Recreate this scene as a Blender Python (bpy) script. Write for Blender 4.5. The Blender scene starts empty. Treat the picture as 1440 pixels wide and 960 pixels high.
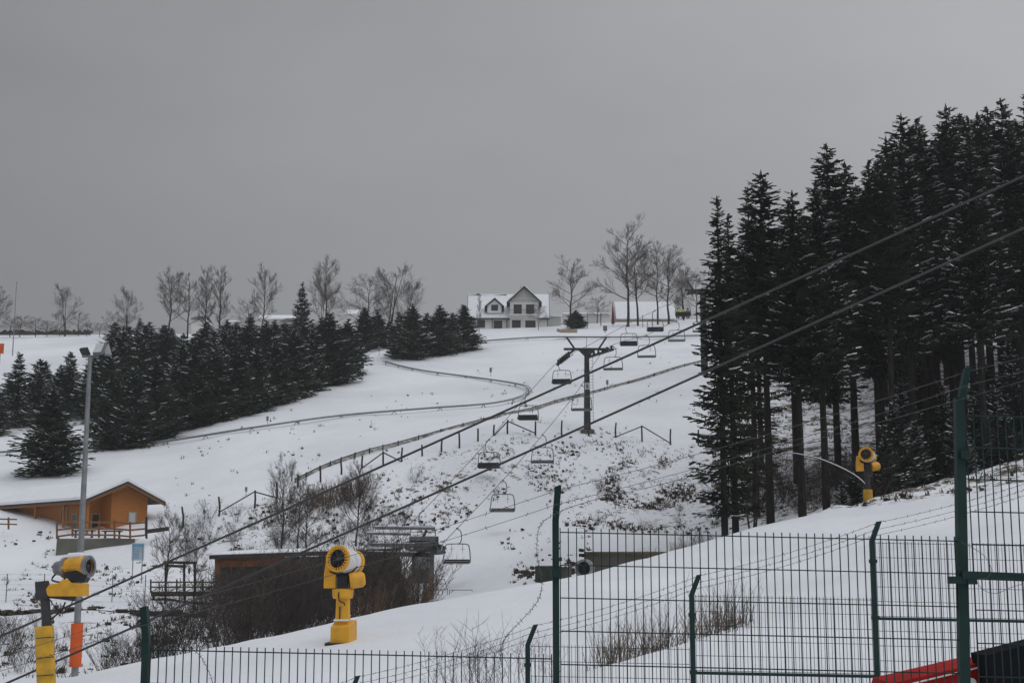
import bpy, math, random
import numpy as np
from mathutils import Vector, Matrix

# ------------------------------------------------------------------ camera, sky, light
S = bpy.context.scene
COL = S.collection
PITCH = math.radians(9.25)
F = 2000.0
cam_d = bpy.data.cameras.new("camera"); cam = bpy.data.objects.new("camera", cam_d); COL.objects.link(cam)
cam.location = (0, 0, 0); cam.rotation_euler = (math.pi/2 + PITCH, 0, 0)
cam_d.sensor_width = 36; cam_d.lens = 50; cam_d.clip_start = 0.1; cam_d.clip_end = 12000
S.camera = cam
w = bpy.data.worlds.new("World"); S.world = w; w.use_nodes = True
nt = w.node_tree; nt.nodes.clear()
def N(nt, t, **k):
    n = nt.nodes.new(t)
    for a, b in k.items(): setattr(n, a, b)
    return n
out = N(nt, 'ShaderNodeOutputWorld'); bg = N(nt, 'ShaderNodeBackground'); tc = N(nt, 'ShaderNodeTexCoord')
sep = N(nt, 'ShaderNodeSeparateXYZ'); ramp = N(nt, 'ShaderNodeValToRGB')
nt.links.new(tc.outputs['Generated'], sep.inputs[0])
nt.links.new(sep.outputs['Z'], ramp.inputs[0])
cr = ramp.color_ramp
cr.elements[0].position = 0.0; cr.elements[0].color = (.305, .312, .335, 1)
cr.elements[1].position = 1.0; cr.elements[1].color = (.90, .92, .97, 1)
for p, c in ((.18, (.325, .332, .352)), (.30, (.350, .354, .370)), (.45, (.37, .375, .39)), (.65, (.62, .635, .67))):
    e = cr.elements.new(p); e.color = (*c, 1)
mr = N(nt, 'ShaderNodeMapRange'); mr.inputs['From Min'].default_value = -.45; mr.inputs['From Max'].default_value = .45
mr.inputs['To Min'].default_value = .62; mr.inputs['To Max'].default_value = 1.19
nt.links.new(sep.outputs['X'], mr.inputs['Value'])
noi = N(nt, 'ShaderNodeTexNoise'); noi.inputs['Scale'].default_value = 3.0; noi.inputs['Detail'].default_value = 5
smp = N(nt, 'ShaderNodeMapping'); smp.inputs['Scale'].default_value = (1, 1, 3.2); nt.links.new(tc.outputs['Generated'], smp.inputs[0]); nt.links.new(smp.outputs[0], noi.inputs['Vector'])
mr2 = N(nt, 'ShaderNodeMapRange'); mr2.inputs['From Min'].default_value = .3; mr2.inputs['From Max'].default_value = .7; mr2.inputs['To Min'].default_value = .94; mr2.inputs['To Max'].default_value = 1.06
nt.links.new(noi.outputs[0], mr2.inputs['Value'])
mu = N(nt, 'ShaderNodeMath', operation='MULTIPLY'); nt.links.new(mr.outputs[0], mu.inputs[0]); nt.links.new(mr2.outputs[0], mu.inputs[1])
vm = N(nt, 'ShaderNodeVectorMath', operation='SCALE'); nt.links.new(ramp.outputs[0], vm.inputs[0]); nt.links.new(mu.outputs[0], vm.inputs['Scale'])
nt.links.new(vm.outputs[0], bg.inputs[0]); bg.inputs[1].default_value = 1.08
nt.links.new(bg.outputs[0], out.inputs[0])
sl = bpy.data.lights.new("sun", 'SUN'); so = bpy.data.objects.new("sun", sl); COL.objects.link(so)
sl.energy = 0.5; sl.angle = math.radians(35); sl.color = (1, .985, .96)
so.rotation_euler = (math.radians(28), math.radians(18), 0); so.location = (0, 0, 60)
S.view_settings.view_transform = 'Standard'; S.view_settings.look = 'None'
S.view_settings.exposure = 0.0; S.view_settings.gamma = 1

R = random.Random(7)
rad = math.radians

# ------------------------------------------------------------------ helpers
SPI, CP = math.sin(PITCH), math.cos(PITCH)
def P(px, py, d):
    a = (px-720)/F; b = (480-py)/F
    y = CP - b*SPI; z = b*CP + SPI
    return Vector((a/y*d, d, z/y*d))
def ZY(py, d):  # height of row py at distance d
    return P(720, py, d).z

PXC = [-400, 0, 200, 360, 480, 600, 720, 830, 950, 1080, 1220, 1440, 1900]
def zrow(d, zs): return [(d, 480-F*math.tan(math.atan(z/d)-PITCH)) for z in zs]
zA = [-2.1+(p-500)*.0013 for p in PXC]
zB = [max(-3.3, -3.1+(p-742)*.003) for p in PXC]; zB = [min(z, -1.6) for z in zB]
ST = [zrow(2.0, [-1.65]*13), zrow(9.0, zA), zrow(20.0, zB),
 [(32,1010),(32,1010),(32,1000),(30,985),(28,985),(27,985),(26,968),(26,942),(28,913),(30,878),(32,866),(33,862),(34,855)],
 [(37,1000),(37,1000),(37,990),(35,975),(33,970),(32,968),(31,958),(31,938),(33,908),(35,870),(37,848),(38,832),(40,820)],
 [(50,985),(48,978),(47,950),(47,922),(48,905),(47,893),(47,880),(48,866),(50,848),(52,818),(55,790),(56,745),(58,690)],
 [(54,975),(54,968),(55,928),(55,898),(55,869),(58,845),(63,826),(68,807),(74,775),(79,742),(85,705),(95,648),(110,540)],
 [(60,962),(60,955),(64,942),(66,928),(68,904),(72,884),(78,853),(80,832),(84,800),(90,757),(98,714),(108,655),(125,548)],
 [(86,862),(86,862),(88,860),(96,858),(104,855),(112,845),(104,828),(90,815),(96,782),(104,742),(112,690),(125,632),(145,520)],
 [(116,808),(116,808),(119,795),(122,775),(127,772),(129,755),(127,752),(116,756),(116,750),(115,715),(125,655),(140,600),(160,500)],
 [(133,750),(133,745),(133,742),(136,713),(140,671),(144,642),(150,612),(158,613),(158,626),(150,620),(150,600),(165,540),(190,460)],
 [(178,650),(178,640),(180,628),(182,600),(187,586),(192,575),(196,566),(196,556),(200,530),(200,520),(200,510),(210,480),(240,430)],
 [(235,560),(235,555),(235,545),(235,535),(238,522),(242,512),(244,505),(244,500),(244,495),(245,485),(250,470),(260,450),(280,410)],
 [(330,480),(320,474),(310,473),(308,472),(305,470),(302,467),(300,462),(298,457),(296,454),(300,445),(300,435),(310,420),(330,400)],
]
ST.append([(450, y+12) for d, y in ST[-1]]); ST.append([(900, y+60) for d, y in ST[-2]]); ST.append([(4000, 785)]*13)
SD = np.array([[q[0] for q in s] for s in ST], float); SY = np.array([[q[1] for q in s] for s in ST], float)
PG = np.arange(-400, 1901, 10.0); DG = np.exp(np.linspace(math.log(2.0), math.log(4000), 900))
def smooth_interp(x, xs, ys):
    # monotone cubic (Fritsch-Carlson)
    xs = np.asarray(xs, float); ys = np.asarray(ys, float)
    h = np.diff(xs); dl = np.diff(ys)/h
    m = np.zeros(len(xs)); m[0] = dl[0]; m[-1] = dl[-1]
    for i in range(1, len(xs)-1):
        if dl[i-1]*dl[i] > 0:
            w1 = 2*h[i]+h[i-1]; w2 = h[i]+2*h[i-1]
            m[i] = (w1+w2)/(w1/dl[i-1]+w2/dl[i])
    i = np.clip(np.searchsorted(xs, x)-1, 0, len(h)-1)
    t = np.clip((x-xs[i])/h[i], 0, 1)
    return ((1+2*t)*(1-t)**2*ys[i] + t*(1-t)**2*h[i]*m[i] + t*t*(3-2*t)*ys[i+1] + t*t*(t-1)*h[i]*m[i+1])
ZG = np.zeros((len(PG), len(DG))); PYG = np.zeros_like(ZG)
SDi = np.array([smooth_interp(PG, PXC, SD[k]) for k in range(len(ST))])
SYi = np.array([smooth_interp(PG, PXC, SY[k]) for k in range(len(ST))])
for i in range(len(PG)):
    dd = SDi[:, i]; ee = np.tan(PITCH+np.arctan((480-SYi[:, i])/F)); zz = dd*ee
    z = smooth_interp(DG, dd, zz)
    ZG[i] = z; PYG[i] = 480-F*np.tan(np.arctan(z/DG)-PITCH)
LD0 = math.log(2.0); LDS = (math.log(4000)-LD0)/899
def grid_z(px, d):
    fi = np.clip((px+400)/10.0, 0, len(PG)-1.001); fj = np.clip((np.log(np.maximum(d, 2.0))-LD0)/LDS, 0, 898.999)
    i = fi.astype(int); j = fj.astype(int); a = fi-i; b = fj-j
    return (ZG[i, j]*(1-a)+ZG[i+1, j]*a)*(1-b)+(ZG[i, j+1]*(1-a)+ZG[i+1, j+1]*a)*b
def ground_arr(x, y):
    yy = np.maximum(y, 2.0); u = x/yy
    px = 720+F*u/CP
    for _ in range(4):
        z = grid_z(px, yy); px = 720+F*u/(CP+z/yy*SPI)
    return z
def ground(x, y): return float(ground_arr(np.array([x]), np.array([y]))[0])
def G(px, d):
    z = float(grid_z(np.array([float(px)]), np.array([float(d)]))[0])
    py = 480-F*math.tan(math.atan(z/d)-PITCH)
    v = P(px, py, d); return v
def D(px, py, dmin=58, dmax=330):
    i = int(min(max(round((px+400)/10.0), 0), len(PG)-1))
    j0 = int((math.log(dmin)-LD0)/LDS)
    for j in range(j0, 899):
        if DG[j] > dmax: return dmax
        if PYG[i, j] <= py:
            a, b = PYG[i, j-1], PYG[i, j]
            t = 0 if j == j0 or a == b else min(max((a-py)/(a-b), 0), 1)
            return float(DG[j-1]+(DG[j]-DG[j-1])*t) if j > j0 else float(DG[j])
    return dmax
def GP(px, py, dmin=58, dmax=330):   # the ground point seen at a pixel
    return G(px, D(px, py, dmin, dmax))

class MB:
    def __init__(s): s.v = []; s.f = []; s.m = []; s.mi = 0
    def quad(s, a, b, c, d):
        n = len(s.v); s.v += [tuple(a), tuple(b), tuple(c), tuple(d)]; s.f.append((n, n+1, n+2, n+3)); s.m.append(s.mi)
    def tri(s, a, b, c):
        n = len(s.v); s.v += [tuple(a), tuple(b), tuple(c)]; s.f.append((n, n+1, n+2)); s.m.append(s.mi)
    def poly(s, pts):
        n = len(s.v); s.v += [tuple(p) for p in pts]; s.f.append(tuple(range(n, n+len(pts)))); s.m.append(s.mi)
    def hexa(s, p):   # 8 points: bottom 4, top 4
        n = len(s.v); s.v += [tuple(q) for q in p]
        for f in ((0,3,2,1),(4,5,6,7),(0,1,5,4),(1,2,6,5),(2,3,7,6),(3,0,4,7)):
            s.f.append(tuple(n+i for i in f)); s.m.append(s.mi)
    def box(s, c, sz, M=None):
        c = Vector(c); x, y, z = (q/2 for q in sz)
        pts = [Vector((a*x, b*y, e*z)) for e in (-1, 1) for a, b in ((-1,-1),(1,-1),(1,1),(-1,1))]
        if M is not None: pts = [M @ q for q in pts]
        s.hexa([q+c for q in pts])
    def beam(s, a, b, w_, h_=None, up=(0, 0, 1)):
        a = Vector(a); b = Vector(b); h_ = h_ or w_; t = (b-a)
        if t.length < 1e-6: return
        t.normalize(); u = Vector(up)
        if abs(t.dot(u)) > .98: u = Vector((0, 1, 0))
        sd = t.cross(u).normalized()*w_/2; u2 = sd.cross(t).normalized()*h_/2
        s.hexa([a-sd-u2, a+sd-u2, b+sd-u2, b-sd-u2, a-sd+u2, a+sd+u2, b+sd+u2, b-sd+u2])
    def tube(s, pts, r, n=6, cap=True):
        pts = [Vector(p) for p in pts]; k = len(pts)
        rs = r if isinstance(r, (list, tuple)) else [r]*k
        base = len(s.v); ref = None
        for i in range(k):
            t = (pts[min(i+1, k-1)]-pts[max(i-1, 0)])
            t = t.normalized() if t.length > 1e-9 else Vector((0, 0, 1))
            if ref is None: ref = Vector((0, 0, 1)) if abs(t.z) < .9 else Vector((1, 0, 0))
            sd = t.cross(ref)
            if sd.length < 1e-4: ref = Vector((0, 1, 0)); sd = t.cross(ref)
            sd.normalize(); up = sd.cross(t)
            for j in range(n):
                a = 2*math.pi*j/n
                s.v.append(tuple(pts[i]+(sd*math.cos(a)+up*math.sin(a))*rs[i]))
        for i in range(k-1):
            for j in range(n):
                j2 = (j+1) % n
                s.f.append((base+i*n+j, base+i*n+j2, base+(i+1)*n+j2, base+(i+1)*n+j)); s.m.append(s.mi)
        if cap:
            s.f.append(tuple(base+j for j in range(n))[::-1]); s.m.append(s.mi)
            s.f.append(tuple(base+(k-1)*n+j for j in range(n))); s.m.append(s.mi)
    def ring(s, c, ax, r0, r1, l, n=32):  # annulus tube with thickness, along ax
        c = Vector(c); ax = Vector(ax).normalized(); u = ax.cross(Vector((0, 0, 1))).normalized(); v = u.cross(ax)
        b = len(s.v)
        for (rr, t) in ((r0, -l/2), (r1, -l/2), (r1, l/2), (r0, l/2)):
            for j in range(n):
                a = 2*math.pi*j/n; s.v.append(tuple(c+ax*t+(u*math.cos(a)+v*math.sin(a))*rr))
        for q in range(4):
            for j in range(n):
                j2 = (j+1) % n; q2 = (q+1) % 4
                s.f.append((b+q*n+j, b+q*n+j2, b+q2*n+j2, b+q2*n+j)); s.m.append(s.mi)
    def lathe(s, c, ax, prof, n=32, cap=False):
        c = Vector(c); ax = Vector(ax).normalized(); ref = Vector((0, 0, 1)) if abs(ax.z) < .95 else Vector((1, 0, 0))
        u = ax.cross(ref).normalized(); v = u.cross(ax); b = len(s.v)
        for (t, rr) in prof:
            for j in range(n):
                a = 2*math.pi*j/n; s.v.append(tuple(c+ax*t+(u*math.cos(a)+v*math.sin(a))*rr))
        for q in range(len(prof)-1):
            for j in range(n):
                j2 = (j+1) % n
                s.f.append((b+q*n+j, b+q*n+j2, b+(q+1)*n+j2, b+(q+1)*n+j)); s.m.append(s.mi)
        if cap:
            s.f.append(tuple(b+j for j in range(n))[::-1]); s.m.append(s.mi)
            s.f.append(tuple(b+(len(prof)-1)*n+j for j in range(n))); s.m.append(s.mi)
    def prism(s, outline, ext):   # outline list of Vectors, extruded by vector ext
        ext = Vector(ext); o = [Vector(p) for p in outline]; n = len(o); b = len(s.v)
        s.v += [tuple(p) for p in o]+[tuple(p+ext) for p in o]
        s.f.append(tuple(range(b, b+n))[::-1]); s.m.append(s.mi)
        s.f.append(tuple(range(b+n, b+2*n))); s.m.append(s.mi)
        for i in range(n):
            j = (i+1) % n; s.f.append((b+i, b+j, b+n+j, b+n+i)); s.m.append(s.mi)
    def mesh(s, name, mats, off=None, smooth=False):
        me = bpy.data.meshes.new(name)
        v = s.v
        if off is not None: v = [(a-off[0], b-off[1], c-off[2]) for a, b, c in v]
        me.from_pydata(v, [], s.f)
        if not isinstance(mats, (list, tuple)): mats = [mats]
        for m in mats: me.materials.append(m)
        if len(mats) > 1: me.polygons.foreach_set('material_index', s.m)
        if smooth: me.polygons.foreach_set('use_smooth', [True]*len(s.f))
        me.update(); return me
    def build(s, name, mats, parent=None, world=False, smooth=False, bevel=0, fix=True):
        off = parent.location if (world and parent is not None) else None
        me = s.mesh(name, mats, off, smooth)
        if fix and len(s.f) < 4000:
            import bmesh
            bm = bmesh.new(); bm.from_mesh(me); bmesh.ops.recalc_face_normals(bm, faces=bm.faces); bm.to_mesh(me); bm.free()
        o = bpy.data.objects.new(name, me); COL.objects.link(o)
        if parent is not None: o.parent = parent
        if bevel:
            b = o.modifiers.new('b', 'BEVEL'); b.width = bevel; b.segments = 2; b.limit_method = 'ANGLE'
        return o
def tag(o, label=None, cat=None, group=None, kind=None):
    if label: o['label'] = label
    if cat: o['category'] = cat
    if group: o['group'] = group
    if kind: o['kind'] = kind
    return o
def thing(name, label, cat, loc=(0, 0, 0), rz=0, group=None, sc=1):
    o = bpy.data.objects.new(name, None); COL.objects.link(o); o.location = loc; o.rotation_euler = (0, 0, rz)
    o.scale = (sc, sc, sc); o.empty_display_size = .3
    return tag(o, label, cat, group)
def single(mb, name, mats, label, cat, group=None, kind=None, loc=None, smooth=False, bevel=0):
    # one mesh as a top-level thing, origin at loc
    me = mb.mesh(name, mats, loc, smooth); o = bpy.data.objects.new(name, me); COL.objects.link(o)
    if loc is not None: o.location = loc
    if bevel:
        b = o.modifiers.new('b', 'BEVEL'); b.width = bevel; b.segments = 2; b.limit_method = 'ANGLE'
    return tag(o, label, cat, group, kind)
def kids(o): return [c for c in bpy.data.objects if c.parent == o]
def copy_tree(o, parent=None, ch=None):
    c = o.copy(); COL.objects.link(c); c.parent = parent
    for k in (ch if ch is not None else kids(o)): copy_tree(k, c)
    return c
def arc(pts, n=6):  # Catmull-Rom through points
    pts = [Vector(p) for p in pts]; o = []
    for i in range(len(pts)-1):
        p0 = pts[max(i-1, 0)]; p1 = pts[i]; p2 = pts[i+1]; p3 = pts[min(i+2, len(pts)-1)]
        for k in range(n):
            t = k/n
            o.append(.5*((2*p1)+(p2-p0)*t+(2*p0-5*p1+4*p2-p3)*t*t+(3*p1-p0-3*p2+p3)*t**3))
    o.append(pts[-1]); return o

# ------------------------------------------------------------------ materials
def mat(name, col, rough=.7, var=.12, scale=4, col2=None, bump=0, bscale=20, metal=0, spec=.3, detail=4, stretch=(1, 1, 1), lo=.35, hi=.65):
    m = bpy.data.materials.new(name); m.use_nodes = True; t = m.node_tree; b = t.nodes['Principled BSDF']
    b.inputs['Roughness'].default_value = rough; b.inputs['Metallic'].default_value = metal; b.inputs['Specular IOR Level'].default_value = spec
    c2 = col2 or tuple(max(0, c*(1-var*2)) for c in col)
    c = N(t, 'ShaderNodeTexCoord'); mp = N(t, 'ShaderNodeMapping'); mp.inputs['Scale'].default_value = stretch
    t.links.new(c.outputs['Object'], mp.inputs[0])
    n = N(t, 'ShaderNodeTexNoise'); n.inputs['Scale'].default_value = scale; n.inputs['Detail'].default_value = detail
    t.links.new(mp.outputs[0], n.inputs['Vector'])
    r = N(t, 'ShaderNodeValToRGB'); r.color_ramp.elements[0].position = lo; r.color_ramp.elements[1].position = hi
    r.color_ramp.elements[0].color = (*c2, 1); r.color_ramp.elements[1].color = (*col, 1)
    t.links.new(n.outputs[0], r.inputs[0]); t.links.new(r.outputs[0], b.inputs['Base Color'])
    if bump:
        n2 = N(t, 'ShaderNodeTexNoise'); n2.inputs['Scale'].default_value = bscale; n2.inputs['Detail'].default_value = 4
        t.links.new(mp.outputs[0], n2.inputs['Vector'])
        bb = N(t, 'ShaderNodeBump'); bb.inputs['Strength'].default_value = bump; bb.inputs['Distance'].default_value = .05
        t.links.new(n2.outputs[0], bb.inputs['Height']); t.links.new(bb.outputs[0], b.inputs['Normal'])
    return m
M_SNOW = mat('snow', (.82, .84, .88), .75, .03, 1.5, bump=.3, bscale=6, spec=.2)
M_NEEDLE = mat('needles', (.040, .048, .030), .8, .3, .35, col2=(.012, .020, .014), spec=.1)
M_NEEDLE2 = mat('young_needles', (.072, .080, .052), .8, .3, .22, col2=(.024, .040, .032), spec=.1)
M_BARK = mat('bark', (.034, .031, .029), .9, .25, 5, bump=.5, bscale=9, stretch=(1, 1, .25), spec=.1)
M_TWIG = mat('twigs', (.115, .10, .09), .9, .25, 1.2, spec=.1)
M_TWIGD = mat('dark_twigs', (.062, .055, .049), .9, .25, 1.2, spec=.1)
M_TWIGR = mat('russet_stems', (.21, .135, .09), .9, .25, .8, col2=(.11, .075, .05), spec=.1)
M_GRASS = mat('dead_grass', (.16, .125, .075), .9, .3, .5, col2=(.06, .05, .035), spec=.1)
M_EARTH = mat('earth', (.09, .075, .06), .95, .3, 2, bump=.6, bscale=6)
M_YEL = mat('yellow_paint', (.74, .37, .022), .5, .08, 2.2, col2=(.52, .27, .04), lo=.25, hi=.5, bump=.08, spec=.4)
M_YELPAD = mat('yellow_padding', (.70, .40, .03), .6, .12, 2.5, col2=(.50,.29,.04), bump=.1)
M_ORPAD = mat('orange_padding', (.72, .12, .025), .6, .1, 3)
M_WHITEP = mat('white_paint', (.70, .70, .72), .5, .06, 3, col2=(.45,.44,.42), lo=.28, hi=.48)
M_BLACK = mat('black_steel', (.025, .026, .03), .5, .2, 5)
M_DARKST = mat('dark_steel', (.065, .066, .068), .5, .15, 3, metal=.3)
M_GALV = mat('galvanised_steel', (.30, .31, .32), .45, .12, 4, metal=.6)
M_GREYST = mat('grey_painted_steel', (.17, .18, .185), .55, .12, 3)
M_GREEN = mat('green_coated_wire', (.010, .036, .031), .6, .12, 6)
M_CABLE = mat('cable_sheath', (.055, .055, .058), .6, .1, 2)
M_WIRE = mat('barbed_wire', (.10, .10, .10), .6, .1, 2)
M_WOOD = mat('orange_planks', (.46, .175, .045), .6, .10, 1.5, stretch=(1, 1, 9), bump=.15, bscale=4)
M_WOODB = mat('brown_beam', (.22, .11, .05), .7, .12, 3, stretch=(1, 1, 6))
M_WOODG = mat('weathered_wood', (.15, .12, .09), .85, .2, 5, bump=.2)
M_POST = mat('dark_wood_post', (.06, .05, .042), .9, .2, 5)
M_CONC = mat('concrete', (.17, .165, .14), .85, .15, .6, bump=.2)
M_CONCD = mat('stained_concrete', (.12, .112, .10), .85, .2, .6, bump=.2)
M_ROOFD = mat('roof_edge', (.045, .045, .05), .6, .1, 2)
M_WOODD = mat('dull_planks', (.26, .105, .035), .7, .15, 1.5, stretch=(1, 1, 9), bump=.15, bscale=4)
M_GLASS = mat('window_glass', (.05, .06, .065), .15, .1, 1, spec=.5)
M_PALEGL = mat('pale_window', (.50, .52, .54), .3, .1, 1)
M_HOUSEW = mat('house_render', (.76, .76, .73), .85, .05, .5)
M_GABLE = mat('gable_boards', (.50, .51, .48), .85, .05, .5, stretch=(6, 1, 1))
M_FRAME = mat('dark_frame', (.05, .045, .045), .6, .1, 2)
M_RED = mat('red_paint', (.36, .016, .015), .75, .15, 2, spec=.1)
M_REDCL = mat('red_cloth', (.22, .035, .035), .8, .1, 3)
M_BLUE = mat('blue_sign', (.16, .35, .52), .5, .08, 2)
M_PALEBL = mat('pale_blue_sign', (.45, .58, .66), .5, .08, 2)
M_HIVIS = mat('yellow_jacket', (.62, .60, .05), .8, .08, 6)
M_DARKCL = mat('dark_cloth', (.04, .04, .05), .85, .1, 6)
M_BEIGE = mat('beige_wood', (.42, .35, .24), .8, .1, 3)
M_PVC = mat('grey_pipe', (.30, .31, .30), .5, .1, 3)
M_LUM = mat('lamp_glass', (.60, .64, .66), .2, .05, 3, spec=.5)
M_SEAT = mat('seat_vinyl', (.035, .035, .04), .6, .1, 3)
M_STRIP = mat('weathered_boards', (.50, .50, .49), .85, .2, 1.2, col2=(.13, .12, .11), stretch=(1, 1, 3))
def slatmat():
    m = mat('dark_cladding', (.045, .037, .032), .85, .25, 3, stretch=(2, 2, .3)); return m
M_CLAD = slatmat()

def snow_ground_mat():
    m = bpy.data.materials.new('snowy_ground'); m.use_nodes = True; t = m.node_tree; b = t.nodes['Principled BSDF']
    b.inputs['Roughness'].default_value = .8; b.inputs['Specular IOR Level'].default_value = .15
    c = N(t, 'ShaderNodeTexCoord')
    at = N(t, 'ShaderNodeAttribute'); at.attribute_name = 'rough'
    def noise(sc, det, rough=.6):
        n = N(t, 'ShaderNodeTexNoise'); n.inputs['Scale'].default_value = sc; n.inputs['Detail'].default_value = det
        n.inputs['Roughness'].default_value = rough; t.links.new(c.outputs['Object'], n.inputs['Vector']); return n
    big = noise(.05, 4); mid = noise(.55, 8, .72); fine = noise(2.6, 6, .7)
    # base snow colour, gently mottled
    r = N(t, 'ShaderNodeValToRGB'); r.color_ramp.elements[0].color = (.68, .70, .745, 1); r.color_ramp.elements[1].color = (.82, .84, .88, 1)
    r.color_ramp.elements[0].position = .3; r.color_ramp.elements[1].position = .62
    t.links.new(big.outputs[0], r.inputs[0])
    # earth and dead grass showing through
    ad = N(t, 'ShaderNodeMath', operation='ADD'); mu2 = N(t, 'ShaderNodeMath', operation='MULTIPLY'); mu2.inputs[1].default_value = .5
    t.links.new(fine.outputs[0], mu2.inputs[0]); t.links.new(mid.outputs[0], ad.inputs[0]); t.links.new(mu2.outputs[0], ad.inputs[1])
    th = N(t, 'ShaderNodeMath', operation='MULTIPLY_ADD'); th.inputs[1].default_value = .30; th.inputs[2].default_value = -.98
    t.links.new(at.outputs['Fac'], th.inputs[0])
    s2 = N(t, 'ShaderNodeMath', operation='ADD'); t.links.new(ad.outputs[0], s2.inputs[0]); t.links.new(th.outputs[0], s2.inputs[1])
    ml = N(t, 'ShaderNodeMath', operation='MULTIPLY'); ml.inputs[1].default_value = 14; ml.use_clamp = True
    t.links.new(s2.outputs[0], ml.inputs[0])
    er = N(t, 'ShaderNodeValToRGB'); er.color_ramp.elements[0].color = (.06, .05, .04, 1); er.color_ramp.elements[1].color = (.17, .14, .10, 1)
    t.links.new(fine.outputs[0], er.inputs[0])
    mx = N(t, 'ShaderNodeMix', data_type='RGBA'); t.links.new(ml.outputs[0], mx.inputs[0]); t.links.new(r.outputs[0], mx.inputs[6]); t.links.new(er.outputs[0], mx.inputs[7])
    t.links.new(mx.outputs[2], b.inputs['Base Color'])
    b1 = N(t, 'ShaderNodeBump'); b1.inputs['Strength'].default_value = .35; b1.inputs['Distance'].default_value = .5
    t.links.new(mid.outputs[0], b1.inputs['Height'])
    b2 = N(t, 'ShaderNodeBump'); b2.inputs['Strength'].default_value = .3; b2.inputs['Distance'].default_value = .1
    t.links.new(fine.outputs[0], b2.inputs['Height']); t.links.new(b1.outputs[0], b2.inputs['Normal']); t.links.new(b2.outputs[0], b.inputs['Normal'])
    return m
M_GROUND = snow_ground_mat()

# ------------------------------------------------------------------ ground
ROUGH = [  # polygons in the photograph and how much earth shows there
 ([(240,745),(400,690),(560,655),(700,618),(760,615),(740,680),(640,735),(600,760),(560,850),(300,850),(230,800)], .55),
 ([(700,640),(830,618),(900,622),(1010,640),(1060,745),(940,752),(800,745),(760,700)], .42),
 ([(880,640),(1010,650),(1030,745),(800,745),(840,690)], .55),
 ([(995,540),(1440,480),(1460,680),(1200,712),(1050,745),(1000,700)], .80),
 ([(0,800),(220,790),(300,860),(300,905),(120,955),(0,965)], .42),
 ([(560,640),(830,600),(1000,630),(900,660),(600,700)], .30),
 ([(0,745),(100,745),(90,800),(0,805)], .1),
 ([(440,560),(700,545),(1000,480),(1000,600),(700,620),(440,680),(250,740),(230,650)], .05),
 ([(720,830),(830,800),(830,740),(700,745)], .25),
]
def pip(px, py, poly):
    ins = np.zeros(px.shape, bool); n = len(poly)
    for i in range(n):
        x1, y1 = poly[i]; x2, y2 = poly[(i+1) % n]
        if y1 == y2: continue
        c = ((y1 > py) != (y2 > py)) & (px < (x2-x1)*(py-y1)/(y2-y1)+x1); ins ^= c
    return ins
ys = np.concatenate([np.linspace(-40, 2, 12)[:-1], np.exp(np.linspace(math.log(2), math.log(340), 620)), np.exp(np.linspace(math.log(350), math.log(1600), 40))])
vs = np.linspace(-.80, .80, 520)
Y2, V2 = np.meshgrid(ys, vs, indexing='ij'); X2 = V2*(np.maximum(Y2, 0)+22)
Z2 = ground_arr(X2.ravel(), Y2.ravel()).reshape(X2.shape)
pcy = Y2*CP+Z2*SPI; ok = (pcy > 1)
PXp = 720+F*X2/np.maximum(pcy, 1); PYp = 480-F*(Z2*CP-Y2*SPI)/np.maximum(pcy, 1)
rg = np.zeros(X2.shape)
far_ok = Y2 > 58
for poly, a in ROUGH: rg = np.where(pip(PXp, PYp, poly) & ok & far_ok, np.maximum(rg, a), rg)
for _ in range(5):
    rg[1:-1, 1:-1] = (rg[1:-1, 1:-1]*2+rg[:-2, 1:-1]+rg[2:, 1:-1]+rg[1:-1, :-2]+rg[1:-1, 2:])/6
rs = np.random.RandomState(3)
def vnoise(x, y, sc, seed):
    r = np.random.RandomState(seed).rand(256, 256); fx = x/sc; fy = y/sc
    i = np.floor(fx).astype(int); j = np.floor(fy).astype(int); a = fx-i; b = fy-j; a = a*a*(3-2*a); b = b*b*(3-2*b)
    g = lambda p, q: r[p % 256, q % 256]
    return (g(i, j)*(1-a)+g(i+1, j)*a)*(1-b)+(g(i, j+1)*(1-a)+g(i+1, j+1)*a)*b-.5
amp = np.clip((Y2-6)/30, 0, 1)
def detail(x, y, r, am): return am*(vnoise(x, y, 7, 1)*.34+vnoise(x, y, 2.6, 2)*.14+vnoise(x, y, .9, 6)*.05*(y < 100))+r*(vnoise(x, y, 1.3, 4)*.55+vnoise(x, y, .6, 5)*.25)
Zd = Z2+detail(X2, Y2, rg, amp)
ny, nx = X2.shape
verts = np.stack([X2.ravel(), Y2.ravel(), Zd.ravel()], 1)
idx = np.arange(ny*nx).reshape(ny, nx)
fc = np.stack([idx[:-1, :-1].ravel(), idx[:-1, 1:].ravel(), idx[1:, 1:].ravel(), idx[1:, :-1].ravel()], 1)
me = bpy.data.meshes.new('snowy_ground'); me.from_pydata(verts.tolist(), [], fc.tolist())
me.polygons.foreach_set('use_smooth', [True]*len(fc)); me.materials.append(M_GROUND)
at = me.attributes.new('rough', 'FLOAT', 'POINT'); at.data.foreach_set('value', rg.ravel().astype(np.float32))
go = bpy.data.objects.new('snowy_ground', me); COL.objects.link(go)
tag(go, 'snow covered ground, mound, valley and ski slope', 'ground', kind='structure')

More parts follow.
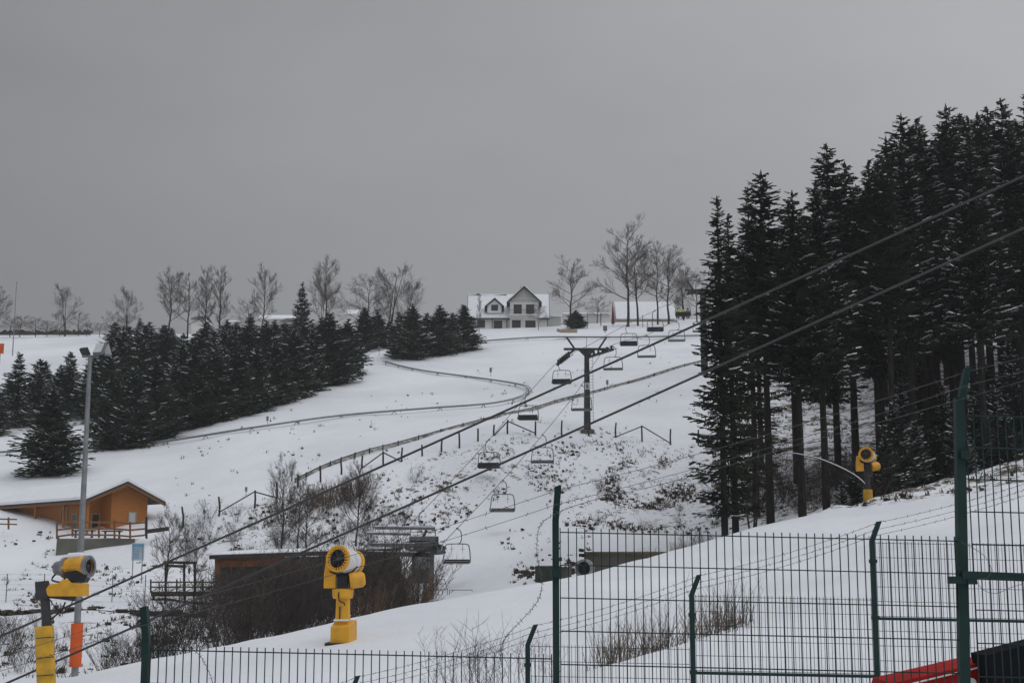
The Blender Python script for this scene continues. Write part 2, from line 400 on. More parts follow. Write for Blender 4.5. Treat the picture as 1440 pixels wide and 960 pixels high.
# creek: dark water with an earth bank, valley floor on the left
mb = MB(); mw = MB()
cp = []
for i in range(41):
    px = -120+i*10.5
    cp.append(G(px, 87+1.0*math.sin(i*.35)+px*.004))
for i in range(len(cp)-1):
    a, b = cp[i], cp[i+1]
    ha = .16+.12*R.random(); 
    for k in range(3):
        t = R.random(); c = a.lerp(b, t)+Vector((0, R.uniform(-.5, .6), 0))
        c.z = ground(c.x, c.y)+R.uniform(-.05, .1); sz = R.uniform(.12, .42)
        M = Matrix.Rotation(R.uniform(0, 3), 3, 'Z') @ Matrix.Rotation(R.uniform(-.4, .4), 3, 'X')
        mb.box(c, (sz*1.6, sz, sz*.7), M)
    n = Vector((0, .55, 0)); u = Vector((0, 0, .05))
    mw.quad(a-n+u, b-n+u, b+n+u, a+n+u)
single(mw, 'creek', mat('creek_water', (.02, .022, .022), .15, .1, 1, spec=.5), 'dark narrow creek', 'creek', kind='structure')
single(mb, 'stream_bank_stones', M_EARTH, 'dark stones and earth lining the creek', 'stones', kind='stuff')

# ------------------------------------------------------------------ conifers
def spruce_meshes(name, H, Rm, cb, seed, needle, snow_amt=.25, dens=1.0, ragged=.25, low_sparse=0):
    r = random.Random(seed); c = MB(); sn = MB(); tr = MB()
    tr.tube([(0, 0, -1.5), (0, 0, H*.25), (r.uniform(-.1, .1), r.uniform(-.1, .1), H*.6), (0, 0, H*.985)],
            [H*.0082+.05, H*.0068+.03, H*.004+.02, .015], 8)
    # dead stubs below the crown
    for k in range(int(24*low_sparse)):
        z = r.uniform(H*.12, H*cb); a = r.uniform(0, 6.28); L = r.uniform(.4, 1.6)
        d = Vector((math.cos(a), math.sin(a), r.uniform(-.35, .05)))
        tr.tube([Vector((0, 0, z)), Vector((0, 0, z))+d*L], [.025, .008], 3)
    z = H*cb
    while z < H*.985:
        t = (z-H*cb)/(H*(1-cb))
        prof = Rm*1.12*((1-t)**(.74 if H > 12 else .80))*(1+(.16*math.sin(t*17+seed)+.10*math.sin(t*41+seed*2))*min(1, (1-t)*5))*(1 if t > .12 else .6+.4*t/.12)
        nb = max(5, int((10-4*t)*dens))
        a0 = r.random()*6.28
        for k in range(nb):
            if t < .25 and r.random() < .3: continue
            if cb == .10 and t < .5 and r.random() < .8-t: continue
            a = a0+6.283*k/nb+r.uniform(-.35, .35)
            L = prof*r.uniform(1-ragged, 1+ragged*.7)+.08
            zz = z+r.uniform(-.42, .42)*(1 if H > 12 else .6)
            up0 = .25-(1-t)*.75+r.uniform(-.12, .12)+max(0, t-.82)*2.2
            pts = []; nseg = max(3, int(L/.26))
            hd = Vector((math.cos(a), math.sin(a), 0)); sd = Vector((-math.sin(a), math.cos(a), 0))
            for i in range(nseg+1):
                s = i/nseg
                pts.append(hd*(L*s)+Vector((0, 0, zz+L*(up0*s*.55+.28*s*s*(1 if t < .6 else .6)))))
            hassnow = r.random() < snow_amt
            for i in range(nseg):
                p0, p1 = pts[i], pts[i+1]; s = (i+.5)/nseg
                wd = (.30*L*(1-s*.75)+.14*min(1, (1-t)*4+.25))*r.uniform(.55, 1.2)
                wd = min(wd, .62)
                d = (p1-p0)
                # central strip
                if True:
                    q = (.10+.07*r.random())*min(1, (1-t)*4+.3)
                    c.quad(p0-sd*q, p0+sd*q, p1+sd*q*.6+Vector((0, 0, -.03)), p1-sd*q*.6)
                for sgn in (-1, 1):
                    if r.random() < .12: continue
                    tip = p0+d*r.uniform(.9, 2.1)+sd*sgn*wd+Vector((0, 0, -wd*r.uniform(.15, .65)))
                    bw = d*r.uniform(.45, .9)
                    c.quad(p0-bw*.3, p0+bw, tip+bw*.25, tip-bw*.2+Vector((0, 0, -.05)))
                # hanging twigs
                if r.random() < .75:
                    hl = r.uniform(.15, .7)*(1.15-.6*t)*(1 if H > 12 else .4)*(1-.6*s); o = sd*r.uniform(-.6, .6)*wd
                    q = d*.5
                    c.quad(p0+o, p0+o+q, p0+o+q*.6+Vector((0, 0, -hl))+sd*r.uniform(-.1, .1), p0+o+q*.35+Vector((0, 0, -hl*.9)))
                if hassnow and s > .3 and r.random() < .5:
                    q = min(wd*.45, .15)*r.uniform(.4, 1.1)*(1 if H > 12 else 1.25); up = Vector((0, 0, .05))
                    a_, b_ = p0+up, p1+up*.6
                    sn.quad(a_-sd*q, a_+sd*q, b_+sd*q*.7, b_-sd*q*.7)
                    sn.quad(a_-sd*q, b_-sd*q*.7, b_-sd*q*.9-up*1.6, a_-sd*q*1.2-up*1.6)
                    sn.quad(a_+sd*q, b_+sd*q*.7, b_+sd*q*.9-up*1.6, a_+sd*q*1.2-up*1.6)
        z += r.uniform(.30, .46)*(1 if H > 12 else .72)/max(.6, dens)
    # leader
    for k in range(4):
        a = k*1.57+.4; c.quad((0, 0, H), (.02, 0, H), (math.cos(a)*.12, math.sin(a)*.12, H-.45), (math.cos(a)*.03, math.sin(a)*.03, H-.7))
    return [('trunk', tr.mesh('trunk', M_BARK)), ('crown', c.mesh('crown', needle)), ('snow_on_branches', sn.mesh('snow_on_branches', M_SNOW))]
TALL = [spruce_meshes('a', 25, 2.3, .42, 11, M_NEEDLE, .22, 1.0, .3, 1),
        spruce_meshes('b', 25, 2.6, .45, 12, M_NEEDLE, .30, 1.0, .3, 1),
        spruce_meshes('c', 25, 2.0, .50, 13, M_NEEDLE, .20, .9, .35, 1),
        spruce_meshes('d', 25, 2.4, .40, 14, M_NEEDLE, .9, 1.0, .3, 1),
        spruce_meshes('e', 25, 2.6, .34, 15, M_NEEDLE, .10, 1.05, .3, 1),
        spruce_meshes('k', 25, 2.1, .10, 16, M_NEEDLE, .12, 1.0, .35, .5)]
YOUNG = [spruce_meshes('f', 8, 2.1, .02, 21, M_NEEDLE2, .45, 1.25, .38),
         spruce_meshes('g', 8, 1.7, .03, 22, M_NEEDLE2, .7, 1.1, .42),
         spruce_meshes('h', 8, 2.3, .02, 23, M_NEEDLE2, .3, 1.3, .38),
         spruce_meshes('i', 8, 1.9, .03, 24, M_NEEDLE2, 1, 1.1, .42)]
def put_tree(parts, name, label, cat, loc, H, H0, group=None, wide=1, rz=None):
    o = thing(name, label, cat, loc, rz if rz is not None else R.uniform(0, 6.28), group)
    s = H/H0; o.scale = (s*wide, s*wide, s)
    for n, me in parts:
        c = bpy.data.objects.new(n, me); COL.objects.link(c); c.parent = o
        if n == 'snow_on_branches': c['kind'] = 'stuff'
    return o
def tall(px, d, top, v, label=None, wide=1, sink=.3, rz=None):
    g = G(px, d); g.z -= sink
    zt = ZY(top, d)
    lab = label or 'tall dark spruce among the crowded trunks of the forest on the right'
    put_tree(TALL[v], 'spruce_tree', lab, 'tree', g, zt-g.z, 25, 'tall spruces of the forest on the right', wide*R.uniform(1.1, 1.32)*(1 if v != 5 else .9), rz)
SIL = [(990,300),(1027,272),(1055,262),(1082,238),(1105,275),(1130,262),(1155,262),(1178,200),(1203,226),(1236,222),(1265,190),(1289,158),(1310,165),(1335,185),(1355,145),(1385,160),(1412,148),(1440,138),(1600,90),(1800,60)]
front = [(1020,92,274,5,'slim spruce with bare lower trunk at the very left edge of the tall forest'),
 (1035,95,300,5,'spruce close behind the leftmost forest tree with low ragged green branches'),
 (1064,112,262,5,'thick bare trunked spruce in the second row near the left forest edge'),
 (1084,103,238,1,'tall pointed spruce standing clear of its neighbours, second peak of the forest from the left'),
 (1120,124,285,3,'snow dusted spruce with a thin top between two higher peaks'),
 (1129,97,266,0,'straight slim spruce directly above the end of the bent snowy sapling'),
 (1163,98,252,3,'spruce with white dusted boughs left of the yellow forest snow cannon'),
 (1180,115,200,1,'tall pointed spruce, the third high peak of the forest from the left'),
 (1205,118,226,3,'narrow spruce rising just behind the yellow snow cannon at the wood edge'),
 (1240,112,224,4,'very dark spruce right behind the snow cannon at the wood edge'),
 (1266,120,190,0,'dark spruce beside the highest centre cluster of the forest'),
 (1290,116,158,1,'high pointed spruce at the top of the centre cluster of the forest'),
 (1312,125,166,4,None),(1355,122,145,3,'tall snowy spruce with a narrow tip beyond the large green post'),
 (1386,130,162,0,None),(1400,124,156,3,None),(1414,132,148,1,None),(1436,126,140,4,'dark spruce at the right margin with the highest tip in view')]
for t in front: tall(*t)
n = 0
RR = random.Random(99)
while n < 96:
    px = RR.uniform(1070, 1760); d = RR.uniform(104, 205)
    if px < 1170 and d > 140: continue
    if px < 1220 and RR.random() < .4: continue
    sil = np.interp(px, [s[0] for s in SIL], [s[1] for s in SIL])
    top = sil+RR.uniform(4, 60)
    if px < 1230: top += 18
    g = G(px, d); H = ZY(top, d)-g.z
    if H < 10 or H > 38: continue
    tall(px, d, top, RR.choice([0, 1, 2, 3, 3, 4])); n += 1
# understory at the edge of the wood
for i, (px, d, top) in enumerate([(1262,100,560),(1290,103,590),(1318,104,600),(1345,106,575),(1375,106,560),(1402,108,540),(1432,110,545),(1465,112,520),(1240,99,630),(1272,112,520),(1300,120,500),(1330,118,540),(1390,118,500),(1425,122,480),(1205,97,655),(1185,96,675),(1248,98,610),(1360,102,600),(1415,104,580),(1500,112,500)]):
    g = G(px, d); g.z -= .3; H = ZY(top, d)-g.z
    put_tree(YOUNG[[0,3,2,3,0,3,2,3][i % 8]], 'young_spruce', 'low young spruce growing under the tall trunks at the wood edge', 'tree', g, H, 8, 'young spruces under the forest edge', .9 if H > 6 else 1.1)

# belt of young spruces on the left slope   (px, base row, top row, variant)
belt = [(70,668,545,0,'lone full spruce with foliage to the ground left of the floodlight pole'),
 (22,600,482,1,None),(52,598,500,3,None),(-12,612,520,0,None),(10,575,520,1,None),(95,585,490,3,None),(100,560,500,1,None),(130,580,498,0,None),
 (155,632,520,2,'broad dark spruce at the lower left end of the spruce belt above the timber hut'),(185,630,515,0,None),(215,618,500,2,None),(245,606,505,0,None),(272,600,480,2,None),(300,593,490,0,None),
 (330,585,480,2,None),(358,577,470,0,None),(385,569,470,2,None),(412,560,455,0,None),(438,550,452,1,None),(462,541,436,2,None),(488,529,448,0,'rightmost spruce of the large belt, where the rail track emerges'),
 (150,560,462,1,None),(178,545,448,3,None),(200,552,455,0,None),(228,545,440,2,None),(255,550,455,3,None),(285,545,450,1,None),(315,545,452,0,None),(345,540,455,2,None),(375,530,450,0,None),(400,520,440,3,None),
 (350,505,425,1,None),(318,500,440,0,None),(290,500,446,2,None),(195,500,446,1,None),(160,505,452,3,None),(385,500,445,0,None),(425,500,440,2,None),(450,510,440,0,None),(478,505,450,1,None),(240,505,450,2,None),
 (423,492,396,1,'pointed spruce rising alone above the belt against the grey sky'),
 (512,492,435,2,None),(530,490,432,0,None),(548,488,440,2,None),
 (560,503,438,1,'leftmost spruce of the separate clump left of the white house'),(580,505,425,0,None),(600,500,430,2,None),(618,499,426,0,None),(636,496,432,3,None),(652,493,428,2,'rightmost spruce of the clump, beside the white house')]
def young(px, py, top, v, label=None, wide=1.0):
    d = D(px, py, 125, 300); g = G(px, d); g.z -= .15; H = ZY(top, d)-g.z
    if px > 545: grp = 'spruces in the clump left of the white house'; lab = 'dark young spruce inside the clump left of the white house'
    else: grp = 'spruces of the belt on the left slope'; lab = 'dark young spruce packed into the belt on the left slope'
    put_tree(YOUNG[v], 'young_spruce', label or lab, 'tree', g, H, 8, grp, wide)
for k in range(46):
    px = RR.uniform(20, 505); top = np.interp(px, [0,60,120,150,220,290,360,440,505], [500,505,498,458,448,455,446,440,452])+RR.uniform(0, 34)
    lo = np.interp(px, [0,130,180,250,330,400,500], [570,600,600,585,570,552,520]); hi = np.interp(px, [0,150,500], [540,500,492]); 
    if px < 110 and RR.random() < .5: continue
    belt.append((px, RR.uniform(min(hi, lo-5), lo), top, RR.choice([0,1,2,3,0,2]), None))
for (px, py, top, v, lab) in belt:
    if lab is None and px != 423: top += RR.uniform(-4, 16)
    d = D(px, py, 125, 300); H = ZY(top, d)-G(px, d).z
    wpx = 64 if px < 545 else 50   # wanted width in pixels
    wide = min(1.45, max(.7, (wpx*d/F)/(H/8*4.2)))
    wide *= RR.uniform(.8, 1.2)
    young(px, py, top, v, lab, wide if px not in (423, 70) else (.8 if px == 423 else 1.5))

# ------------------------------------------------------------------ leafless trees
def bare_meshes(H, seed, spread=.35, nb=16, lean=0, low=.25, upright=.6, forks=1, twigm=None):
    r = random.Random(seed); tr = MB(); cr_ = MB()
    def rnd_perp(d):
        v = Vector((r.gauss(0, 1), r.gauss(0, 1), r.gauss(0, 1))); v -= v.dot(d)*d
        return v.normalized()
    def limb(p, d, L, rad_, lvl, mb):
        n = 4 if lvl < 2 else 3 if lvl == 2 else 2
        pts = [p]; q = p.copy(); dd = d.copy()
        for i in range(n):
            dd = (dd+rnd_perp(dd)*r.uniform(.03, .13)+Vector((0, 0, .10*upright))).normalized()
            q = q+dd*L/n; pts.append(q.copy())
        rr = [rad_*(1-.72*i/n) for i in range(n+1)]
        mb.tube(pts, rr, 7 if lvl == 0 else 4 if lvl == 1 else 3, cap=False)
        if lvl >= 4: return
        cnt = [0, 9, 8, 5][lvl] if lvl > 0 else 0
        for k in range(cnt):
            s = r.uniform(.2, 1.0); i = min(int(s*n), n-1); pp = pts[i].lerp(pts[i+1], s*n-i)
            ax = (pts[i+1]-pts[i]).normalized()
            nd = (ax*r.uniform(.65, 1.05)+rnd_perp(ax)*r.uniform(.45, .85)+Vector((0, 0, .2*upright))).normalized()
            limb(pp, nd, L*r.uniform(.38, .6)*(1.1-.4*s), max(rad_*.42, H*(.0009 if lvl < 2 else .00055)), lvl+1, cr_)
    for fk in range(forks):
        off = Vector((r.uniform(-.3, .3)*(forks > 1), r.uniform(-.3, .3)*(forks > 1), 0))
        top = Vector((lean*H+(r.uniform(-.16, .16)*H if forks > 1 else 0), r.uniform(-.03, .03)*H, H*r.uniform(.9, 1)))
        pts = [off+Vector((0, 0, -.6))]
        for i in range(1, 9):
            s = i/8; pts.append(off.lerp(top, s)+Vector((r.uniform(-1, 1)*.012*H, r.uniform(-1, 1)*.012*H, 0))*(1 if i < 8 else .3))
        rt = H*.016/math.sqrt(forks)
        tr.tube(pts, [rt*(1-.9*(i/8)**1.1) for i in range(9)], 7)
        for k in range(nb//forks):
            s = low+(1-low)*((k+.5)/(nb//forks))*.96; i = min(int(s*8), 7); pp = pts[i].lerp(pts[i+1], s*8-i)
            a = k*2.4+r.uniform(-.4, .4)
            el = upright*r.uniform(.35, 1.0)+s*.35
            d = Vector((math.cos(a), math.sin(a), el)).normalized()
            L = H*spread*1.08*(1-.62*abs(s-.4)*1.5)*r.uniform(.75, 1.15)
            limb(pp, d, max(L*1.12, H*.10), rt*.42*(1.1-s*.7), 1, cr_)
    return [('trunk', tr.mesh('trunk', twigm or M_TWIGD)), ('crown', cr_.mesh('crown', twigm or M_TWIG))]
BARE = [bare_meshes(12, 31, .36, 16, 0, .25, .7), bare_meshes(12, 32, .30, 18, .04, .3, .9, 1),
        bare_meshes(12, 33, .33, 18, 0, .12, 1.1, 3), bare_meshes(12, 34, .40, 16, -.03, .28, .4),
        bare_meshes(12, 35, .24, 18, 0, .2, 1.2)]
def bare(px, base, top, d, v, label, group=None, wide=1, name='bare_tree'):
    z0 = P(px, base, d).z; x = P(px, base, d).x
    o = put_tree(BARE[v], name, label, 'tree', (x, d, z0-.3), ZY(top, d)-z0+.3, 12, group, wide)
sky = 'leafless trees along the skyline'
bare(91,470,406,318,2,'leafless tree with several upright stems above the dark roadside hedge',sky,1.1)
bare(-4,470,412,318,0,'leafless tree cut by the left edge of the picture',sky)
bare(110,470,440,322,3,'small rounded leafless tree right of the many stemmed one',sky,1.2)
bare(178,476,411,300,2,'leafless tree standing alone behind the left end of the spruce belt',sky,1.1)
bare(160,476,440,302,3,'low leafless tree at the foot of the lone one behind the belt',sky,1)
bare(237,480,388,300,1,'rounded leafless tree, first of the tall group behind the belt',sky,1.05)
bare(264,478,393,302,0,'leafless tree with yellowish crown, second of the tall group behind the belt',sky,.95)
bare(288,478,383,298,4,'narrow leafless tree, the highest of the tall group behind the belt',sky,.9)
bare(309,478,384,304,4,'thin leafless tree at the right end of the tall group behind the belt',sky,.95)
bare(350,474,424,296,3,'small leafless tree left of the long snowy barn roof',sky)
bare(368,478,384,292,1,'slender leafless tree in front of the long snowy barn roof',sky,.8)
bare(458,478,373,296,1,'leafless tree right of the pointed spruce on the skyline',sky,.9)
bare(450,478,395,298,2,'low leafless tree tucked beside the pointed spruce',sky,.7)
bare(515,480,396,300,3,'spreading leafless tree left of the rounded many stemmed one',sky,1.25)
bare(545,480,384,298,2,'broad rounded leafless tree above the small spruce clump',sky,1.5)
bare(572,480,400,302,2,'lower leafless tree merged with the rounded one above the spruce clump',sky,1.1)
bare(803,458,372,290,0,'bushy leafless tree between the white house and the red folded parasol',sky,1.15)
bare(840,455,420,306,3,'small faint leafless tree left of the red folded parasol',sky,1.3)
bare(883,456,322,288,0,'tallest leafless tree on the ridge with a leaning trunk, beside the red parasol',sky,.95)
bare(897,457,352,290,1,'leafless tree right of the tallest one on the ridge',sky,.95)
bare(925,456,352,292,3,'leafless tree with a twisting thin trunk, third of the ridge group',sky,.85)
bare(940,456,354,290,0,'leafless tree with round crown nearest the upper lift pylon',sky,1)
bare(962,450,378,304,2,'pale small leafless tree partly behind the upper lift pylon',sky,1)
bare(980,450,385,300,3,'pale leafless tree at the edge of the forest behind the pylon',sky,1)
bare(674,466,418,290,4,'thin sapling in front of the left windows of the white house',sky,.5)
bare(757,462,430,290,3,'small bare tree in front of the right end of the white house',sky,.9)
# lower shrubs behind the hedge at the far left
for i,(px,top) in enumerate([(14,446),(28,446),(50,448),(66,452),(84,455),(122,455),(140,455)]):
    bare(px,471,top,316,3,'brown leafless shrub behind the dark roadside hedge','shrubs behind the roadside hedge',1.6,'bare_shrub')

# shrub meshes: many thin upright stems
def shrub_meshes(H, seed, stems=26, spread=.5, m=None, thick=.012, sub=7):
    r = random.Random(seed); mb = MB()
    for k in range(stems):
        a = r.uniform(0, 6.28); b0 = Vector((math.cos(a), math.sin(a), 0))*r.uniform(0, .22*H)
        a2 = a+r.uniform(-.7, .7)
        top = b0+Vector((math.cos(a2)*spread*H*r.uniform(.1, .7), math.sin(a2)*spread*H*r.uniform(.1, .7), H*r.uniform(.55, 1)))
        pts = [b0+Vector((0, 0, -.2))]
        for i in range(1, 5): pts.append(b0.lerp(top, i/4)+Vector((r.uniform(-1, 1), r.uniform(-1, 1), 0))*.04*H)
        mb.tube(pts, [thick*H*.35*(1-.8*i/4)+.004 for i in range(5)], 3, cap=False)
        for j in range(sub):
            s = r.uniform(.2, 1); i = min(int(s*4), 3); p = pts[i].lerp(pts[i+1], s*4-i)
            d = Vector((r.gauss(0, .9), r.gauss(0, .9), 1)).normalized(); L = H*r.uniform(.12, .32)
            q = p+d*L*.5+Vector((r.uniform(-1, 1), r.uniform(-1, 1), 0))*.03*H
            e = q+d*L*.5
            mb.tube([p, q, e], [thick*H*.14+.004, thick*H*.09+.003, .003], 3, cap=False)
            if sub > 6:
                e2 = q+Vector((r.gauss(0, .5), r.gauss(0, .5), .7))*L*.4
                mb.tube([q, e2], [thick*H*.08+.003, .003], 3, cap=False)
    return mb.mesh('shrub', m or M_TWIGD)
SHR = [shrub_meshes(3.5, 41, 17, .75, M_TWIGD, .014, 11), shrub_meshes(3.5, 42, 14, .95, M_TWIGD, .014, 12), shrub_meshes(3.5, 43, 17, .7, M_TWIG, .012, 11),
       shrub_meshes(3.5, 44, 34, .45, M_TWIGR, .013, 4)]
def shrub(px, d, h, v, label, group, wide=1, name='bare_shrub', zoff=0):
    g = G(px, d); g.z += zoff
    o = bpy.data.objects.new(name, SHR[v]); COL.objects.link(o); o.location = g
    s = h/3.5; o.scale = (s*wide, s*wide, s); o.rotation_euler = (R.uniform(-.06, .06), R.uniform(-.06, .06), R.uniform(0, 6.28))
    return tag(o, label, 'shrub', group)
RR = random.Random(5)
# dense thicket in front of the low building
for i in range(56):
    px = RR.uniform(330, 596); d = RR.uniform(74, 99)
    shrub(px, d, RR.uniform(2.4, 5.6)*(1.0 if px > 440 else .85), RR.choice([0, 1, 2, 3 if px > 440 else 2]), 'dark leafless shrub in the dense thicket behind the middle snow cannon', 'shrubs of the dense thicket', 1.0)
for i in range(44):
    px = RR.uniform(215, 420); d = RR.uniform(60, 92)
    shrub(px, d, RR.uniform(1.6, 3.4)*(1+.25*(px > 300)), RR.choice([0, 1, 1, 2]), 'thin leafless shrub on the bank between the floodlight pole and the thicket', 'shrubs on the left creek bank', 1.0)
for i in range(26):
    px = RR.uniform(-10, 225); d = RR.uniform(58, 76)
    shrub(px, d, RR.uniform(.9, 2.0), RR.choice([1, 2, 1]), 'small leafless bush in the snow beside the creek at lower left', 'bushes in the snow at lower left', 1.1)
# on the bank above the low building
for i in range(54):
    px = RR.uniform(235, 590); t = (px-235)/355; py = RR.uniform(735-60*t, 800-40*t)
    d = D(px, py, 95, 150)
    shrub(px, d, RR.uniform(.8, 2.4), RR.choice([0, 1, 1, 2]), 'scraggly snow dusted bush on the rough bank above the low building', 'bushes on the rough bank', 1.2)
def stems(spots, name, label):
    mb = MB()
    for (g, h, n, sp) in spots:
        for k in range(n):
            a = R.uniform(0, 6.28); o = Vector((math.cos(a), math.sin(a), 0))*R.uniform(0, sp); hh = h*R.uniform(.4, 1.1)
            b0 = Vector((g.x+o.x, g.y+o.y, 0)); b0.z = ground(b0.x, b0.y)-.05
            ln = Vector((R.gauss(0, .26), R.gauss(0, .26), 1)); md = b0+ln*hh*.5; tp = md+(ln+Vector((R.gauss(0, .12), R.gauss(0, .12), 0)))*hh*.5
            th = R.uniform(.004, .009)*(1 if g.y < 60 else 3); mb.mi = 0 if R.random() < .55 else 1
            mb.tube([b0, md, tp], [th, th*.7, th*.3], 3, cap=False)
            for j in range(R.randint(0, 4)):
                p = b0.lerp(md, R.uniform(.4, 1)) if R.random() < .5 else md.lerp(tp, R.random()); e = p+Vector((R.gauss(0, .35), R.gauss(0, .35), 1)).normalized()*hh*R.uniform(.1, .3)
                mb.tube([p, e], [th*.5, th*.25], 3, cap=False)
    return single(mb, name, [M_TWIGR, M_TWIG], label, 'stems', kind='stuff')
sp_ = []
for i in range(90):
    px = RR.uniform(430, 515); py = 712-(px-430)*.28+RR.uniform(-10, 14); sp_.append((G(px, D(px, py, 100, 150)), 1.5, 9, .5))
stems(sp_, 'reddish_stems', 'reddish brown upright stems below the post and rail fence')
for (px, py, h) in [(395,800,8.2),(430,800,7.0),(500,790,8.0),(232,850,5.6),(272,865,4.5),(418,780,6)]:
    d = D(px, py, 80, 128)
    z = G(px, d)
    put_tree(BARE[1 if px != 430 else 0], 'bare_tree', {395:'slender bare tree left of the thicket, crossed by the upper cable',430:'bushy bare tree over the roof of the low building',500:'thin straight sapling above the head of the middle snow cannon',232:'bare sapling standing in front of the wooden deck railing',272:'thin bare sapling right of the deck railing corner',418:'bare sapling with reddish twigs beside the slope fence'}[px], 'tree', z, h, 12, None, .8)
# reeds in front on the mound
sp_ = []
for i in range(105):
    px = RR.choice([RR.uniform(795, 1045), RR.uniform(845, 950), RR.uniform(985, 1045)]); d = RR.uniform(28.5, 34)
    sp_.append((G(px, d), RR.uniform(.35, 1.25), RR.randint(3, 7), .5))
stems(sp_, 'brown_stems', 'brown reedy stems growing on the near snow mound behind the green mesh')
SP = [shrub_meshes(3.5, 51+k, 5, .55, M_TWIG, .010, 11) for k in range(3)]; SHR += SP
for (px, h, v) in [(690,2.3,4),(655,1.7,5),(630,1.9,6),(600,1.1,5),(575,.9,4),(720,1.4,4),(760,1.3,6),(560,.7,5),(672,1.4,6),(705,1.7,5),(780,1.0,4),(645,1.2,4),(740,1.2,5)]:
    d = 24+R.uniform(0, 3); h *= .8
    shrub(px, d, h, v, 'thin leafless sapling rising behind the low mesh panel, before the snow mound', 'thin saplings behind the low mesh panel', .8)
# sapling brush at the base of the forest
for i in range(44):
    px = RR.uniform(1035, 1240); d = D(px, 740-(px-1035)*.17-RR.uniform(0, 45), 88, 130)
    shrub(px, d, RR.uniform(1.2, 3.6), RR.choice([0, 1, 2]), 'bare undergrowth bush among the trunks at the forest foot', 'undergrowth bushes at the forest foot', 1.1)
for i in range(34):
    px = RR.uniform(830, 1040); d = D(px, RR.uniform(640, 748), 84, 150)
    shrub(px, d, RR.uniform(.4, 1.1), RR.choice([0, 1, 3, 2]), 'low dead bush on the snowy bank left of the forest', 'low bushes on the snowy bank', 1.4)
for i in range(16):
    px = RR.uniform(885, 1000); shrub(px, RR.uniform(80, 88), RR.uniform(.9, 1.9), RR.choice([2, 3]), 'thin stems sticking up from the snow above the concrete retaining wall', 'stems above the retaining wall', .8)
put_tree(bare_meshes(9, 77, .42, 14, 0, .15, .5, 3, M_TWIGD), 'bare_tree', 'forked leafless tree in front of the leftmost forest trunks', 'tree', G(1062, 94), 8.2, 9, None, 1.0)

# ------------------------------------------------------------------ weeds and debris on the rough snow (uncountable)
mb = MB()
def pinp(px, py, poly):
    return bool(pip(np.array([px]), np.array([py]), poly)[0])
WEED = [(ROUGH[0][0], 1500), (ROUGH[1][0], 700), (ROUGH[2][0], 1100), (ROUGH[3][0], 2600), (ROUGH[4][0], 700), (ROUGH[5][0], 350), (ROUGH[6][0], 40), (ROUGH[7][0], 170), (ROUGH[8][0], 90),
        ([(150,640),(700,575),(1000,480),(1000,455),(560,505),(300,600)], 45)]
clump = np.random.RandomState(12)
for poly, cnt in WEED:
    xs = [p[0] for p in poly]; ys_ = [p[1] for p in poly]; k = 0; tries = 0
    while k < cnt and tries < cnt*40:
        tries += 1
        px = R.uniform(min(xs), max(xs)); py = R.uniform(min(ys_), max(ys_))
        if not pinp(px, py, poly): continue
        dens = float(vnoise(np.array([px*1.0]), np.array([py*1.6]), 26, 8)[0])+.5
        if R.random() > dens**3*3: continue
        d = D(px, py, 58, 300); g = G(px, d)
        k += 1; sz = R.uniform(.07, .30)*(1.0 if d < 150 else 1.3)
        mb.mi = 0 if R.random() < .6 else 1
        for b in range(R.randint(4, 9)):
            a = R.uniform(0, 6.28); dv = Vector((math.cos(a)*R.uniform(.2, 1), math.sin(a)*R.uniform(.2, 1), R.uniform(.3, 1.3)))*sz
            o = Vector((R.uniform(-.6, .6)*sz, R.uniform(-.6, .6)*sz, -.02)); sd = Vector((-math.sin(a), math.cos(a), 0))*R.uniform(.015, .05)
            p = g+o; mb.quad(p-sd, p+sd, p+dv+sd*.4, p+dv-sd*.4)
        if R.random() < .18:
            s = R.uniform(.08, .22); mb.mi = 1
            mb.box(g+Vector((0, 0, .03)), (s*1.5, s, s*.8), Matrix.Rotation(R.uniform(0, 3), 3, 'Z') @ Matrix.Rotation(R.uniform(-.5, .5), 3, 'Y'))
single(mb, 'dead_weeds', [M_GRASS, M_TWIGD], 'dead weeds, grass tufts and clods poking through the snow', 'weeds', kind='stuff')

# ------------------------------------------------------------------ timber hut
def frame_xy(origin, ang):  # local axes: e1 along the gable, e2 along the ridge
    e1 = Vector((math.cos(ang), math.sin(ang), 0)); e2 = Vector((-math.sin(ang), math.cos(ang), 0)); return e1, e2
HA = rad(45)
c0 = P(121, 742, 131)       # near corner below the eaves
hz = c0.z-.1
hut = thing('timber_hut', 'orange timber hut with snow covered gable roof and covered porch', 'hut', (c0.x, c0.y, hz), HA)
# local: x along gable (0..W), y along ridge (0..L), z up.  eaves overhang at x=0 is the porch
W, L = 7.6, 19.0; EH, RH = 2.85, 4.5; ox, oy = .3, .6
wl = MB()
def wallbox(m, x0, x1, y0, y1, z0, z1): m.hexa([(x0,y0,z0),(x1,y0,z0),(x1,y1,z0),(x0,y1,z0),(x0,y0,z1),(x1,y0,z1),(x1,y1,z1),(x0,y1,z1)])
def roofz(x): return EH+(RH-EH)*(1-abs(x-W/2)/(W/2))
